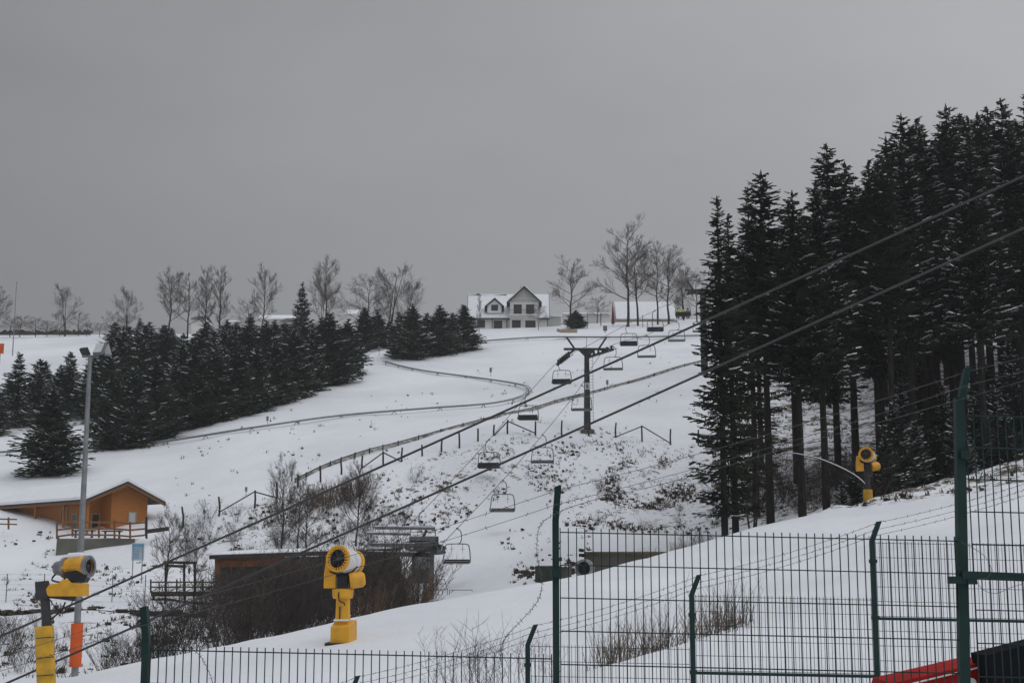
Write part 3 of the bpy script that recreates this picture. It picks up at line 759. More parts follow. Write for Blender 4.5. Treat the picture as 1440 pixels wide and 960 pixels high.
# front right room flush with gable, rest set back
def gwall(m, x0, x1, y, t=.2, z0=-.6):
    pts = [Vector((x0, y, z0)), Vector((x1, y, z0)), Vector((x1, y, roofz(x1)-.12))]
    if x0 < W/2 < x1: pts.append(Vector((W/2, y, roofz(W/2)-.12)))
    pts.append(Vector((x0, y, roofz(x0)-.12)))
    m.prism(pts, (0, t, 0))
gwall(wl, 3.0, 6.6, .6); wallbox(wl, 2.8, 3.0, .6, 3, -.6, 3.9); gwall(wl, .9, 2.8, 2.4)
wallbox(wl, .9, 1.1, 2.6, 15.5, -.6, 3.05); wallbox(wl, 6.4, 6.6, .8, 15.4, -.6, 3.1); gwall(wl, .9, 6.6, 15.5)
wl.build('wall', M_WOOD, hut)
rf = MB()
for (xa, xb) in ((-ox, W/2), (W/2, W+ox)):
    za, zb = roofz(xa), roofz(xb)
    rf.hexa([(xa,-.5,za-.18),(xb,-.5,zb-.18),(xb,L,zb-.18),(xa,L,za-.18),(xa,-.5,za),(xb,-.5,zb),(xb,L,zb),(xa,L,za)])
roof = rf.build('roof', M_ROOFD, hut)
bf = MB()
for (xa, xb) in ((-ox, W/2), (W/2, W+ox)):
    za, zb = roofz(xa), roofz(xb)
    bf.beam((xa,-.46,za-.30),(xb,-.46,zb-.30), .08, .24)
bf.build('barge_board', M_WOODB, roof)
sn = MB()
for (xa, xb) in ((-ox-.03, W/2), (W/2, W+ox+.03)):
    za, zb = roofz(xa), roofz(xb)
    sn.hexa([(xa,-.44,za+.004),(xb,-.44,zb+.004),(xb,L+.02,zb+.004),(xa,L+.02,za+.004),(xa+.08,-.36,za+.27),(xb,-.36,zb+.3),(xb,L,zb+.3),(xa+.08,L,za+.27)])
sn.build('roof_snow', M_SNOW, roof)
ev = MB(); ev.beam((-ox+.05,-.4,roofz(-ox)-.3),(-ox+.05,L,roofz(-ox)-.3), .12, .2); ev.build('eaves_beam', M_WOODB, roof)
for y in (.1, 4.6, 10.2):
    pm = MB(); pm.beam((.15, y, -.7), (.15, y, EH-.15), .2); pm.beam((.15, y, EH-.75), (.15, y+.6, EH-.2), .12); pm.beam((.15, y, EH-.75), (.9, y, EH-.2), .12)
    pm.build('porch_post', M_WOOD, hut, bevel=.01)
def hut_window(name, face, a, z, w_, h_, gm):
    fm = MB(); g = MB()
    if face == 'g':
        y = a[1]; x = a[0]
        for dx in (-w_/2, w_/2): fm.box((x+dx, y-.04, z+h_/2), (.09, .08, h_+.18))
        for dz in (0, h_): fm.box((x, y-.04, z+dz), (w_-.09, .08, .09))
        g.box((x, y-.02, z+h_/2), (w_-.09, .03, h_-.09))
    else:
        x, y = a
        for dy in (-w_/2, w_/2): fm.box((x-.04, y+dy, z+h_/2), (.08, .09, h_+.18))
        for dz in (0, h_): fm.box((x-.04, y, z+dz), (.08, w_-.09, .09))
        g.box((x-.02, y, z+h_/2), (.03, w_-.09, h_-.09))
    f = fm.build(name, M_BEIGE, hut); g.build('pane', gm, f)
hut_window('window', 'g', (5.0, .6), .55, .75, 1.15, M_PALEGL)
hut_window('window', 's', (4.4, 1.9), .5, .9, 1.2, M_GLASS) if False else None
hut_window('door', 'g', (2.2, 2.4), -.5, .8, 2.0, M_GLASS)
hut_window('window', 's', (.9, 5.9), .7, 1.2, 1.4, M_GLASS)
hut_window('door', 's', (.9, 3.9), -.5, 1.0, 2.0, M_GREYST)
fl = MB(); wallbox(fl, -.5, 7.9, -.3, 16, -.95, -.62); fl.build('floor_slab', M_WOODG, hut)
bn = MB(); bn.box((.15, 9.9, .25), (.5, 2.2, .08)); bn.box((.15, 9.0, -.05), (.4, .1, .6)); bn.box((.15, 10.8, -.05), (.4, .1, .6))
o = thing('wooden_bench', 'wooden bench standing on the porch of the orange hut', 'bench', (c0.x, c0.y, hz), HA); bn.build('seat', M_WOOD, o)
# terrace retaining wall in front of the hut
a = P(80, 757, 124); b = P(188, 757, 127.5)
rw = MB(); dn = Vector((0, 0, -1))
rw.prism([Vector((a.x, a.y, a.z)), Vector((b.x, b.y, b.z)), Vector((b.x, b.y, b.z-.25)), Vector((P(140, 797, 126).x, 126, P(140, 797, 126).z-.4)), Vector((a.x-.1, a.y, a.z-3.6))], (0, .5, 0))
single(rw, 'retaining_wall', M_CONC, 'grey concrete retaining wall tapering to the right below the orange hut', 'wall', loc=(a.x, a.y, a.z-3))
tp = MB(); tp.hexa([a+Vector((0,.5,-2)), b+Vector((0,.5,-2)), b+Vector((1,7,-1.5)), a+Vector((1,7,-1.5)), a+Vector((0,.5,.02)), b+Vector((0,.5,.02)), b+Vector((1,7,.35)), a+Vector((1,7,.35))])
single(tp, 'terrace', M_SNOW, 'snow covered terrace before the hut', 'terrace', kind='structure')
# terrace fence
rail = thing('terrace_railing', 'brown post and rail fence along the top of the concrete wall', 'railing', (a.x, a.y, a.z))
pr = [(80,756,733),(102,754,730),(139,756,731),(161,757,731),(183,757,733),(205,753,731)]
tops = []
for i, (px, yb, yt) in enumerate(pr):
    m = MB(); d = 124.4+i*.7; m.beam(P(px, yb, d), P(px, yt, d), .14); m.build('post', M_WOODB, rail, world=True); tops.append((px, yt, d))
for k in (3, 12, 21):
    m = MB()
    for i in range(len(tops)-1):
        (p1, y1, d1), (p2, y2, d2) = tops[i], tops[i+1]; m.beam(P(p1, y1+k, d1-.1), P(p2, y2+k, d2-.1), .06, .16)
    m.build('rail', M_WOODB, rail, world=True)
r2 = thing('garden_fence', 'low brown rail fence left of the orange hut at the picture edge', 'railing', P(12, 742, 134))
for px in (-12, 12, -36):
    m = MB(); m.beam(P(px, 744, 130), P(px, 727, 130), .14); m.build('post', M_WOODB, r2, world=True)
for yy in (729, 736):
    m = MB(); m.beam(P(-60, yy-1, 130), P(24, yy+1, 130), .06, .12); m.build('rail', M_WOODB, r2, world=True)
for (px, py, wpx, lab) in ((118, 748, 30, 'snow topped dark table nearest the floodlight pole on the hut terrace'), (158, 749, 26, 'snow topped dark picnic table on the right of the hut terrace')):
    c = P(px, py, 127.6); t = thing('picnic_table', lab, 'table', (c.x, c.y, c.z-.2))
    wm = wpx/F*127.6
    m = MB(); m.box((0, 0, .35), (wm, .9, .08)); m.build('tabletop', M_WOODG, t)
    m = MB(); m.box((0, 0, .44), (wm*.95, .8, .11)); m.build('snow_cap', M_SNOW, t, bevel=.03)
    for s in (-1, 1):
        m = MB(); m.beam((s*wm*.38, -.35, -.4), (s*wm*.38, .2, .33), .09); m.beam((s*wm*.38, .35, -.4), (s*wm*.38, -.2, .33), .09); m.build('leg', M_WOODG, t)
        m = MB(); m.box((0, s*.75, 0), (wm, .28, .07)); m.build('bench', M_WOODG, t)
bpm = MB(); a_ = P(216, 752, 128); bpm.beam(P(206, 757, 126), P(206, 726, 126), .16); bpm.beam(P(206, 747, 126), P(236, 743, 130), .2, .35)
single(bpm, 'wooden_post', M_POST, 'dark post and plank at the right end of the hut terrace', 'post', loc=P(206, 757, 126))

# information board
sg = P(194, 822, 108); sgo = thing('information_board', 'pale blue notice board on two thin legs right of the concrete wall', 'sign', G(194, 108))
m = MB(); m.box(P(194, 775.5, 108), (.92, .05, 1.28)); m.build('panel', M_PALEBL, sgo, world=True)
m = MB(); m.box(P(194, 766.5, 107.95), (.86, .03, .2)); m.build('header_stripe', M_BLUE, sgo, world=True)
m = MB()
for k in range(5): m.box(P(193+R.uniform(-1, 1), 772+k*3.0, 107.95), (R.uniform(.35, .7), .02, .04))
m.build('printed_lines', M_BLUE, sgo, world=True)
for px in (187, 200):
    m = MB(); q = P(px, 787, 108); gq = G(px, 108); m.beam((q.x, 108, gq.z-.3), (q.x, 108, P(px, 764, 108).z), .06); m.build('leg', M_GALV, sgo, world=True)

# wire fence beside the creek
wf = thing('creek_fence', 'thin wire fence on slim posts along the snowy creek meadow', 'fence', G(100, 96))
prev = None; wt = MB()
for px, yt, yb in ((-40,806,858),(8,806,850),(61,806,845),(157,808,852),(203,808,856),(252,812,858)):
    d = 93; q = P(px, yb, d); top = P(px, yt, d); m = MB(); m.beam((q.x, d, ground(q.x, d)-.3), (q.x, d, top.z), .05); m.build('post', M_GREYST, wf, world=True)
    cur = (q.x, d, top.z)
    if prev:
        for k in range(7): wt.tube([Vector(prev)-Vector((0, 0, .05+k*.33)), Vector(cur)-Vector((0, 0, .05+k*.33))], .006, 3)
    prev = cur
wt.build('wire_mesh', M_GALV, wf, world=True)

# ------------------------------------------------------------------ low building with long roof
lb = thing('low_timber_building', 'long low timber building with a dark flat roof hidden behind the thicket', 'building', P(300, 835, 101))
def Q(px, py, d): return P(px, py, d)
r0, r1 = Q(294, 786, 101), Q(548, 777, 107)
m = MB(); up = Vector((0, 0, .28)); bk = Vector((.6, 5, .35))
m.hexa([r0, r1, r1+bk, r0+bk, r0+up, r1+up, r1+bk+up, r0+bk+up]); m.build('roof', M_ROOFD, lb, world=True)
m = MB(); u2 = Vector((0, .12, .285)); u3 = Vector((0, .12, .34)); m.hexa([r0+u2, r1+u2, r1+bk+u2, r0+bk+u2, r0+u3, r1+u3, r1+bk+u3, r0+bk+u3]); m.build('roof_snow', M_SNOW, lb, world=True)
def wallseg(p1, p2, y1t, y1b, y2t, y2b, d1, d2, mt, name, th=.2):
    m = MB(); m.hexa([Q(p1, y1b, d1), Q(p2, y2b, d2), Q(p2, y2b, d2)+Vector((0, th, 0)), Q(p1, y1b, d1)+Vector((0, th, 0)), Q(p1, y1t, d1), Q(p2, y2t, d2), Q(p2, y2t, d2)+Vector((0, th, 0)), Q(p1, y1t, d1)+Vector((0, th, 0))])
    return m.build(name, mt, lb, world=True)
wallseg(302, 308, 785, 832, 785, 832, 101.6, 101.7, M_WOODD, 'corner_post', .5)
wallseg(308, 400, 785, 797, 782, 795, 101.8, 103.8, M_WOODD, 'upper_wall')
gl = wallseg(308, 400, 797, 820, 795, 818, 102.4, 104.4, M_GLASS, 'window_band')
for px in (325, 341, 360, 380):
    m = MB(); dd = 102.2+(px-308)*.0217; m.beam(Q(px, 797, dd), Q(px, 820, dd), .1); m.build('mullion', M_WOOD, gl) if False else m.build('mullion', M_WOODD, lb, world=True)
wallseg(308, 400, 820, 850, 818, 850, 101.8, 103.8, M_CLAD, 'lower_wall')
wallseg(400, 562, 783, 836, 780, 830, 103.8, 107.2, M_CLAD, 'rear_wall')
m = MB()
for k in range(51):
    px = 402+k*3.1; dd = 103.75+(px-400)*.021; m.beam(Q(px, 785, dd-.02), Q(px, 834-(px-400)*.03, dd-.02), .06, .04)
m.build('cladding_battens', M_WOODG, lb, world=True)
# deck railing and pergola
dk = thing('deck_railing', 'dark wooden deck with crossed railing left of the low building', 'railing', P(330, 842, 96))
m = MB(); m.hexa([Q(212, 838, 95), Q(445, 838, 97), Q(445, 836, 99), Q(212, 836, 97), Q(212, 832, 95), Q(445, 832, 97), Q(445, 831, 99), Q(212, 831, 97)]); m.build('deck_edge', M_POST, dk, world=True)
for yy in (818, 825):
    m = MB(); m.beam(Q(212, yy, 95), Q(445, yy, 97), .06, .1); m.build('rail', M_WOODG, dk, world=True)
for k in range(20):
    px = 212+k*12.2; m = MB(); dd = 95+k*.105; m.beam(Q(px, 833, dd), Q(px, 814 if k % 3 == 0 else 817, dd), .09 if k % 3 == 0 else .05); m.build('baluster', M_WOODG if k % 3 else M_POST, dk, world=True)
m = MB()
for k in range(9):
    px = 213+k*24.4; m.beam(Q(px, 831, 95.1+k*.2), Q(px+24, 819, 95.3+k*.2), .04)
m.build('cross_brace', M_WOODG, dk, world=True)
for px in (216, 260, 310, 360, 420):
    m = MB(); q = Q(px, 838, 96); m.beam((q.x, 96, ground(q.x, 96)-.4), (q.x, 96, q.z), .14); m.build('stilt', M_POST, dk, world=True)
pg = thing('timber_pergola', 'dark timber frame with top beam above the deck left of the low building', 'pergola', P(254, 815, 99))
for px in (233, 259, 274):
    m = MB(); m.beam(Q(px, 834, 98), Q(px, 790, 98), .14); m.build('post', M_POST, pg, world=True)
for (x1, y1, x2, y2) in ((230, 790, 277, 791), (234, 795, 262, 796)):
    m = MB(); m.beam(Q(x1, y1, 98), Q(x2, y2, 98), .12, .18); m.build('beam', M_POST, pg, world=True)
m = MB(); m.tube([Q(266, 796, 98), Q(265, 800, 98)], .02, 4); m.ring(Q(266, 802, 98), (1, .4, 0), .12, .2, .08, 12); m.build('hanging_ring', M_BLACK, pg, world=True)

# ------------------------------------------------------------------ white house on the ridge
HD = 303.0
hb = P(715, 466, HD); hb.z -= .6
U = HD/F
hs = thing('white_house', 'white two storey house with snowy roof, gabled bay and balcony on the ridge', 'house', hb)
def hx(px): return (px-715)*U*1.0
def hzv(py): return P(715, py, HD).z-hb.z
m = MB(); wallbox(m, hx(660), hx(770), 0, 9, -2, hzv(446)); 
for xx in (hx(660), hx(770)-.3):
    m.prism([Vector((xx, 0, hzv(446))), Vector((xx, 9, hzv(446))), Vector((xx, 4.5, hzv(412)))], (.3, 0, 0))
m.build('wall', M_HOUSEW, hs)
m = MB(); e, rr_ = hzv(448), hzv(409); x0, x1 = hx(656), hx(774)
m.hexa([(x0,-.7,e-.25),(x1,-.7,e-.25),(x1,4.5,rr_-.25),(x0,4.5,rr_-.25),(x0,-.7,e),(x1,-.7,e),(x1,4.5,rr_),(x0,4.5,rr_)])
m.hexa([(x0,4.5,rr_-.25),(x1,4.5,rr_-.25),(x1,9.7,e-.25),(x0,9.7,e-.25),(x0,4.5,rr_),(x1,4.5,rr_),(x1,9.7,e),(x0,9.7,e)])
rf = m.build('roof', M_ROOFD, hs)
m = MB()
m.hexa([(x0+.1,-.66,e+.01),(x1-.1,-.66,e+.01),(x1-.1,4.1,rr_-.1),(x0+.1,4.1,rr_-.1),(x0+.1,-.6,e+.24),(x1-.1,-.6,e+.24),(x1-.1,4.1,rr_+.12),(x0+.1,4.1,rr_+.12)])
m.hexa([(x0+.1,4.6,rr_+.01),(x1-.1,4.6,rr_+.01),(x1-.1,9.6,e+.01),(x0+.1,9.6,e+.01),(x0+.1,4.6,rr_+.3),(x1-.1,4.6,rr_+.3),(x1-.1,9.6,e+.2),(x0+.1,9.6,e+.2)])
m.build('roof_snow', M_SNOW, rf)
m = MB()
pts = [(656,411),(668,410.5),(671,408.5),(675,411),(690,411.5),(712,410)]
for i in range(len(pts)-1): m.beam((hx(pts[i][0]), 3.95, hzv(pts[i][1])), (hx(pts[i+1][0]), 3.95, hzv(pts[i+1][1])), .3, .28)
m.build('bare_ridge_tiles', M_ROOFD, rf)
# bay
bw0, bw1, bxc = hx(717), hx(758), hx(737.5)
m = MB(); wallbox(m, bw0, bw1, -1.6, 4, -2, hzv(426)); m.build('bay_wall', M_HOUSEW, hs)
m = MB(); m.prism([Vector((bw0-.3, -1.62, hzv(427))), Vector((bw1+.3, -1.62, hzv(427))), Vector((bxc, -1.62, hzv(406.5)))], (0, .25, 0)); m.build('gable_cladding', M_GABLE, hs)
m = MB(); m.beam((bw0-.2, -1.68, hzv(421.5)), (bw1+.2, -1.68, hzv(421.5)), .08, .12); m.beam((bxc, -1.68, hzv(421)), (bxc, -1.68, hzv(408)), .08, .1); m.build('gable_trim', M_HOUSEW, hs)
gx0, gx1 = hx(712.5), hx(762.5); zt, ze = hzv(404.5), hzv(427.5)
m = MB()
for (xa, za, xb, zb) in ((gx0, ze, bxc, zt), (bxc, zt, gx1, ze)):
    m.hexa([(xa,-2.4,za-.3),(xb,-2.4,zb-.3),(xb,4,zb-.3),(xa,4,za-.3),(xa,-2.4,za),(xb,-2.4,zb),(xb,4,zb),(xa,4,za)])
br = m.build('bay_roof', M_FRAME, hs)
m = MB()
for (xa, za, xb, zb) in ((gx0, ze, bxc, zt), (bxc, zt, gx1, ze)):
    m.hexa([(xa,-2.3,za+.005),(xb,-2.3,zb+.005),(xb,4,zb+.005),(xa,4,za+.005),(xa,-2.2,za+.2),(xb,-2.2,zb+.2),(xb,4,zb+.2),(xa,4,za+.2)])
m.build('bay_roof_snow', M_SNOW, br)
# dormer
d0, d1, dc = hx(685), hx(705), hx(695.5)
m = MB(); wallbox(m, d0, d1, -.35, 3, hzv(440), hzv(430)); m.prism([Vector((d0, -.35, hzv(430))), Vector((d1, -.35, hzv(430))), Vector((dc, -.35, hzv(422)))], (0, .3, 0)); dm = m.build('dormer', M_HOUSEW, hs)
m = MB()
for (xa, za, xb, zb) in ((hx(681), hzv(431.5), dc, hzv(419.5)), (dc, hzv(419.5), hx(709), hzv(431.5))):
    m.hexa([(xa,-.8,za-.22),(xb,-.8,zb-.22),(xb,3.2,zb-.22),(xa,3.2,za-.22),(xa,-.8,za),(xb,-.8,zb),(xb,3.2,zb),(xa,3.2,za)])
m.build('dormer_roof', M_FRAME, dm)
m = MB()
for (xa, za, xb, zb) in ((hx(681), hzv(431.5), dc, hzv(419.5)), (dc, hzv(419.5), hx(709), hzv(431.5))):
    m.hexa([(xa,-.74,za+.005),(xb,-.74,zb+.005),(xb,3.2,zb+.005),(xa,3.2,za+.005),(xa,-.7,za+.16),(xb,-.7,zb+.16),(xb,3.2,zb+.16),(xa,3.2,za+.16)])
m.build('dormer_snow', M_SNOW, dm)
for xx in (hx(682.5), hx(707)):
    m = MB(); wallbox(m, xx-.25, xx+.25, -.4, .5, hzv(437), hzv(432)); m.build('dormer_cheek', M_FRAME, dm)
def hwin(xa, xb, ya, yb, y, name='window', mull=1):
    fm = MB(); X0, X1, Z0, Z1 = hx(xa), hx(xb), hzv(yb), hzv(ya)
    wallbox(fm, X0-.08, X1+.08, y-.07, y+.02, Z0-.08, Z0+.06); wallbox(fm, X0-.08, X1+.08, y-.07, y+.02, Z1-.06, Z1+.08)
    for k in range(mull+2):
        xx = X0+(X1-X0)*k/(mull+1); wallbox(fm, xx-.07, xx+.07, y-.07, y+.02, Z0+.06, Z1-.06)
    f = fm.build(name, M_FRAME, hs); g = MB(); wallbox(g, X0+.07, X1-.07, y-.03, y+.01, Z0+.06, Z1-.06); g.build('pane', M_GLASS, f)
hwin(671, 681, 450.5, 460, 0); hwin(694.5, 705.5, 451.5, 461, 0)
hwin(691, 699.5, 429.5, 436.5, -.35)
hwin(723, 733.5, 430.5, 443, -1.6, 'balcony_door'); hwin(740.5, 751, 430.5, 443, -1.6, 'balcony_door')
hwin(720.5, 732, 452.5, 463, -1.6, 'terrace_door'); hwin(739.5, 753, 453, 462, -1.6)
m = MB(); wallbox(m, hx(716), hx(760), -2.9, -1.6, hzv(446), hzv(444.6)); bl = m.build('balcony', M_HOUSEW, hs)
m = MB(); m.beam((hx(716), -2.85, hzv(438.5)), (hx(760), -2.85, hzv(438.5)), .06)
for k in range(28): xx = hx(716)+(hx(760)-hx(716))*k/27; m.beam((xx, -2.85, hzv(445)), (xx, -2.85, hzv(438.5)), .035)
m.build('railing', M_FRAME, bl)
m = MB()
for px in (692, 712.5): m.beam((hx(px), -.12, -1), (hx(px), -.12, e), .12)
m.build('drain_pipe', M_FRAME, hs)
m = MB(); wallbox(m, hx(730.5), hx(738), 2.2, 3.2, hzv(412), hzv(404.5)); ch = m.build('chimney', M_FRAME, hs)
for px in (733, 736.2):
    m = MB(); m.tube([(hx(px), 2.7, hzv(405)), (hx(px), 2.7, hzv(400))], .12, 8); m.build('flue', M_FRAME, ch)
m = MB(); wallbox(m, hx(771), hx(790), 1, 7, -2, hzv(444)); an = m.build('annex', M_GABLE, hs)
m = MB(); wallbox(m, hx(770.5), hx(791), .6, 7.4, hzv(444)+.01, hzv(441.5)); m.build('annex_roof_snow', M_SNOW, an)

def farhouse(name, label, px0, px1, top, eave, base, d, wm, roofm=M_SNOW, dep=8, snow=True, off=0):
    c = P((px0+px1)/2, base, d); u = d/F; o = thing(name, label, 'house', c)
    wx = (px1-px0)/2*u; ze = P(720, eave, d).z-c.z; zt = P(720, top, d).z-c.z
    m = MB(); wallbox(m, -wx*.96, wx*.96, 0, dep, -4, ze); m.build('wall', wm, o)
    m = MB()
    m.hexa([(-wx,-.5,ze-.2),(wx,-.5,ze-.2),(wx*(1-off),dep/2,zt-.2),(-wx*(1-off),dep/2,zt-.2),(-wx,-.5,ze),(wx,-.5,ze),(wx*(1-off),dep/2,zt),(-wx*(1-off),dep/2,zt)])
    m.hexa([(-wx*(1-off),dep/2,zt-.2),(wx*(1-off),dep/2,zt-.2),(wx,dep+.5,ze-.2),(-wx,dep+.5,ze-.2),(-wx*(1-off),dep/2,zt),(wx*(1-off),dep/2,zt),(wx,dep+.5,ze),(-wx,dep+.5,ze)])
    m.build('roof', roofm, o)
    return o
o = farhouse('snowy_barn', 'barn with a large steep snow covered roof behind the ridge trees', 866, 952, 418, 448, 458, 312, mat('cream_wall', (.48, .45, .36), .85, .05, 1), M_SNOW, 10)
farhouse('white_outbuilding', 'low white building between the evergreen bush and the red parasol', 792, 860, 435, 441, 462, 310, M_HOUSEW, M_SNOW, 8)
farhouse('snowy_barn', 'long barn with a flat snowy roof left of the pointed spruce', 360, 418, 438, 448, 470, 330, M_HOUSEW, M_SNOW, 9)
farhouse('grey_roofed_house', 'small house with grey gable roof just left of the pointed spruce', 393, 414, 443, 452, 470, 322, M_HOUSEW, mat('grey_roof', (.10, .10, .11), .8, .1, 2), 8, off=.5)
farhouse('dark_roofed_house', 'small pale house with a dark roof behind the tall leafless group', 268, 289, 440, 448, 472, 326, M_HOUSEW, mat('slate_roof', (.09, .09, .10), .8, .1, 2), 8, off=.2)
farhouse('white_roofed_house', 'low house with thin white roof right of the tall leafless group', 316, 350, 446, 452, 472, 328, M_HOUSEW, M_SNOW, 8)
farhouse('snowy_shed', 'snowy shed roof just above the spruces, left of the spreading leafless tree', 484, 502, 432, 441, 470, 330, M_HOUSEW, M_SNOW, 6)
farhouse('low_snowy_hut', 'low snow covered hut behind the upper lift pylon', 952, 990, 447, 454, 462, 300, M_GABLE, M_SNOW, 6)
# hedge far left
m = MB()
for k in range(400):
    px = R.uniform(-60, 128); c = P(px, 469, 322); c.z += R.uniform(-.3, .55); a = R.uniform(0, 6.28); v = Vector((math.cos(a), .3*math.sin(a), R.uniform(-.3, .3)))*R.uniform(.3, .8)
    m.quad(c, c+v, c+v+Vector((0, 0, .35)), c+Vector((0, R.uniform(-.5, .5), .4)))
m.hexa([P(-60, 471, 321), P(128, 471, 321), P(128, 471, 322), P(-60, 471, 322), P(-60, 466.8, 321), P(128, 466.8, 321), P(128, 466.8, 322), P(-60, 466.8, 322)])
single(m, 'roadside_hedge', M_TWIG, 'long low dark hedge on the left skyline', 'hedge', loc=P(34, 471, 321))
# red folded parasol, bush, crates near the house
q = P(862, 457, 293); o = thing('folded_parasol', 'tall folded dark red parasol on the ridge', 'parasol', q)
m = MB(); m.tube([(0,0,-.2),(0,0,4.9)], .05, 8); m.build('pole', M_WOODG, o)
m = MB(); m.lathe((0,0,0), (0,0,1), [(.25,.3),(.3,.38),(1.2,.33),(2.6,.22),(4.0,.11),(4.85,.03)], 10, True); m.build('canopy', M_REDCL, o)
q = P(810, 459, 288); mm = spruce_meshes('bush', 3.0, 1.9, .02, 61, M_NEEDLE2, .1, 1.6, .2)
put_tree(mm[:2], 'evergreen_bush', 'rounded dark evergreen bush on the ridge right of the white house', 'bush', q, 3.2, 3.0, None, 1.15)
q = P(800, 468, 270); m = MB(); m.box((q.x, q.y, q.z+.35), (3.2, 1.0, .5)); m.box((q.x-1.9, q.y, q.z+.45), (.9, .8, .5), Matrix.Rotation(.3, 3, 'Y'))
single(m, 'timber_trough', M_BEIGE, 'pale beige timber box lying in the snow before the white house', 'box', loc=q, bevel=.05)
q = P(851, 467, 268); o = thing('litter_bin', 'small grey box on a post on the ridge right of the beige box', 'bin', q)
m = MB(); m.box((0,0,.75), (.75,.5,.95)); m.build('bin_body', M_GREYST, o, bevel=.03)
m = MB(); m.beam((0,0,-.2),(0,0,.3), .12); m.build('post', M_GREYST, o)
m = MB(); m.box((0,0,1.26), (.7,.45,.08)); m.build('snow_cap', M_SNOW, o, bevel=.02)
for i, (px, yb, yt) in enumerate([(826,460,440),(904,458,443),(918,470,440),(845,456,440)]):
    q = P(px, yb, 284); m = MB(); m.tube([(q.x, q.y, q.z-.3), (q.x, q.y, P(px, yt, 284).z)], .07 if i != 3 else .1, 6)
    single(m, 'ridge_post', M_POST if i != 3 else M_REDCL, ['thin post beside the evergreen bush on the ridge','thin post below the barn roof on the ridge','pale pole standing beside the lowest ridge trees','short red pole left of the folded parasol'][i], 'post', loc=q)

# flagpole and orange sign, left edge
q = P(18, 492, 240); o = thing('flagpole', 'tall thin white flagpole without a flag at the far left', 'flagpole', q)
m = MB(); m.tube([(0,0,-1),(0,0,P(18,398,240).z-q.z)], [.09,.05], 8); m.build('pole', M_GALV, o); m = MB(); m.lathe((0,0,P(18,398,240).z-q.z), (0,0,1), [(-.1,.02),(0,.13),(.12,.13),(.2,.02)], 10, True); m.build('finial', M_GALV, o)
q = P(0, 510, 235); o = thing('orange_marker', 'orange square safety marker cut by the left picture edge', 'sign', q)
m = MB(); m.box((-.1,0,P(0,490,235).z-q.z), (1.2,.1,1.7)); m.build('panel', M_ORPAD, o); m = MB(); m.beam((-.1,.08,-.5),(-.1,.08,P(0,490,235).z-q.z), .1); m.build('post', M_WOODG, o)

# ------------------------------------------------------------------ rail track (summer toboggan run)
def track(name, label, pts, dmin, dmax):
    o = None; gp = []
    for (px, py) in pts:
        d = D(px, py+4, dmin, dmax); gp.append(G(px, d)+Vector((0, 0, .45)))
    cv = arc(gp, 5)
    # keep above the ground
    cv = [Vector((p.x, p.y, max(p.z, ground(p.x, p.y)+.3))) for p in cv]
    o = thing(name, label, 'track', gp[0]); m = MB()
    for off in (-.28, .28):
        q = []
        for i, p in enumerate(cv):
            t = (cv[min(i+1, len(cv)-1)]-cv[max(i-1, 0)]); t.z = 0; t.normalize(); q.append(p+Vector((-t.y, t.x, 0))*off)
        m.tube(q, .075, 5)
    m.build('rails', M_GALV, o, world=True)
    m = MB(); m.tube([p+Vector((0, 0, -.12)) for p in cv], .06, 5); m.build('spine', M_GREYST, o, world=True)
    acc = 0
    for i in range(1, len(cv)):
        acc += (cv[i]-cv[i-1]).length
        if acc > 5.5:
            acc = 0; p = cv[i]; t = (cv[i]-cv[i-1]); t.z = 0; t.normalize(); s = Vector((-t.y, t.x, 0)); m = MB()
            gz = ground(p.x, p.y)-.3
            for k in (-1, 1):
                e = p+t*k*.5; m.beam(p+Vector((0, 0, -.1)), (e.x, e.y, gz), .07)
            m.beam(p-s*.35+Vector((0, 0, -.08)), p+s*.35+Vector((0, 0, -.08)), .06); m.build('trestle', M_GREYST, o, world=True)
    return o
track('toboggan_track', 'steel rail toboggan track curving across the middle of the piste', [(-60,640),(0,636),(60,633),(130,630),(190,626),(270,615),(376,598),(480,584),(600,574),(680,568),(722,561),(741,553),(743,546),(730,540),(690,533),(600,521),(560,513),(540,507)], 160, 290)
track('toboggan_track', 'upper steel rail toboggan track running level below the ridge houses', [(515,493),(560,486),(620,483),(667,479),(760,473),(850,473),(930,472),(1000,470),(1060,468)], 235, 300)

# boards edging the piste
pts = [(415,677),(450,661),(480,649),(520,636),(560,626),(620,609),(680,593),(720,583),(780,567),(850,549),(920,529),(1000,507),(1040,497)]
gp = [G(px, D(px, py, 136, 230)) for px, py in pts]; cv = arc(gp, 6)
o = thing('board_edging', 'long low weathered board edging climbing beside the post and rail fence', 'edging', gp[0]); m = MB(); mt = MB(); sp = MB()
for i in range(len(cv)-1):
    a, b = cv[i].copy(), cv[i+1].copy(); a.z = ground(a.x, a.y); b.z = ground(b.x, b.y)
    m.beam(a+Vector((0, 0, .15)), b+Vector((0, 0, .15)), .06, .36)
    mt.beam(a+Vector((0, 0, .38)), b+Vector((0, 0, .38)), .09, .07)
    if i % 3 == 0: sp.beam(a+Vector((0, -.1, -.2)), a+Vector((0, -.1, .5)), .1)
m.build('boards', M_STRIP, o, world=True); mt.build('top_rail', M_POST, o, world=True); sp.build('stakes', M_POST, o, world=True)

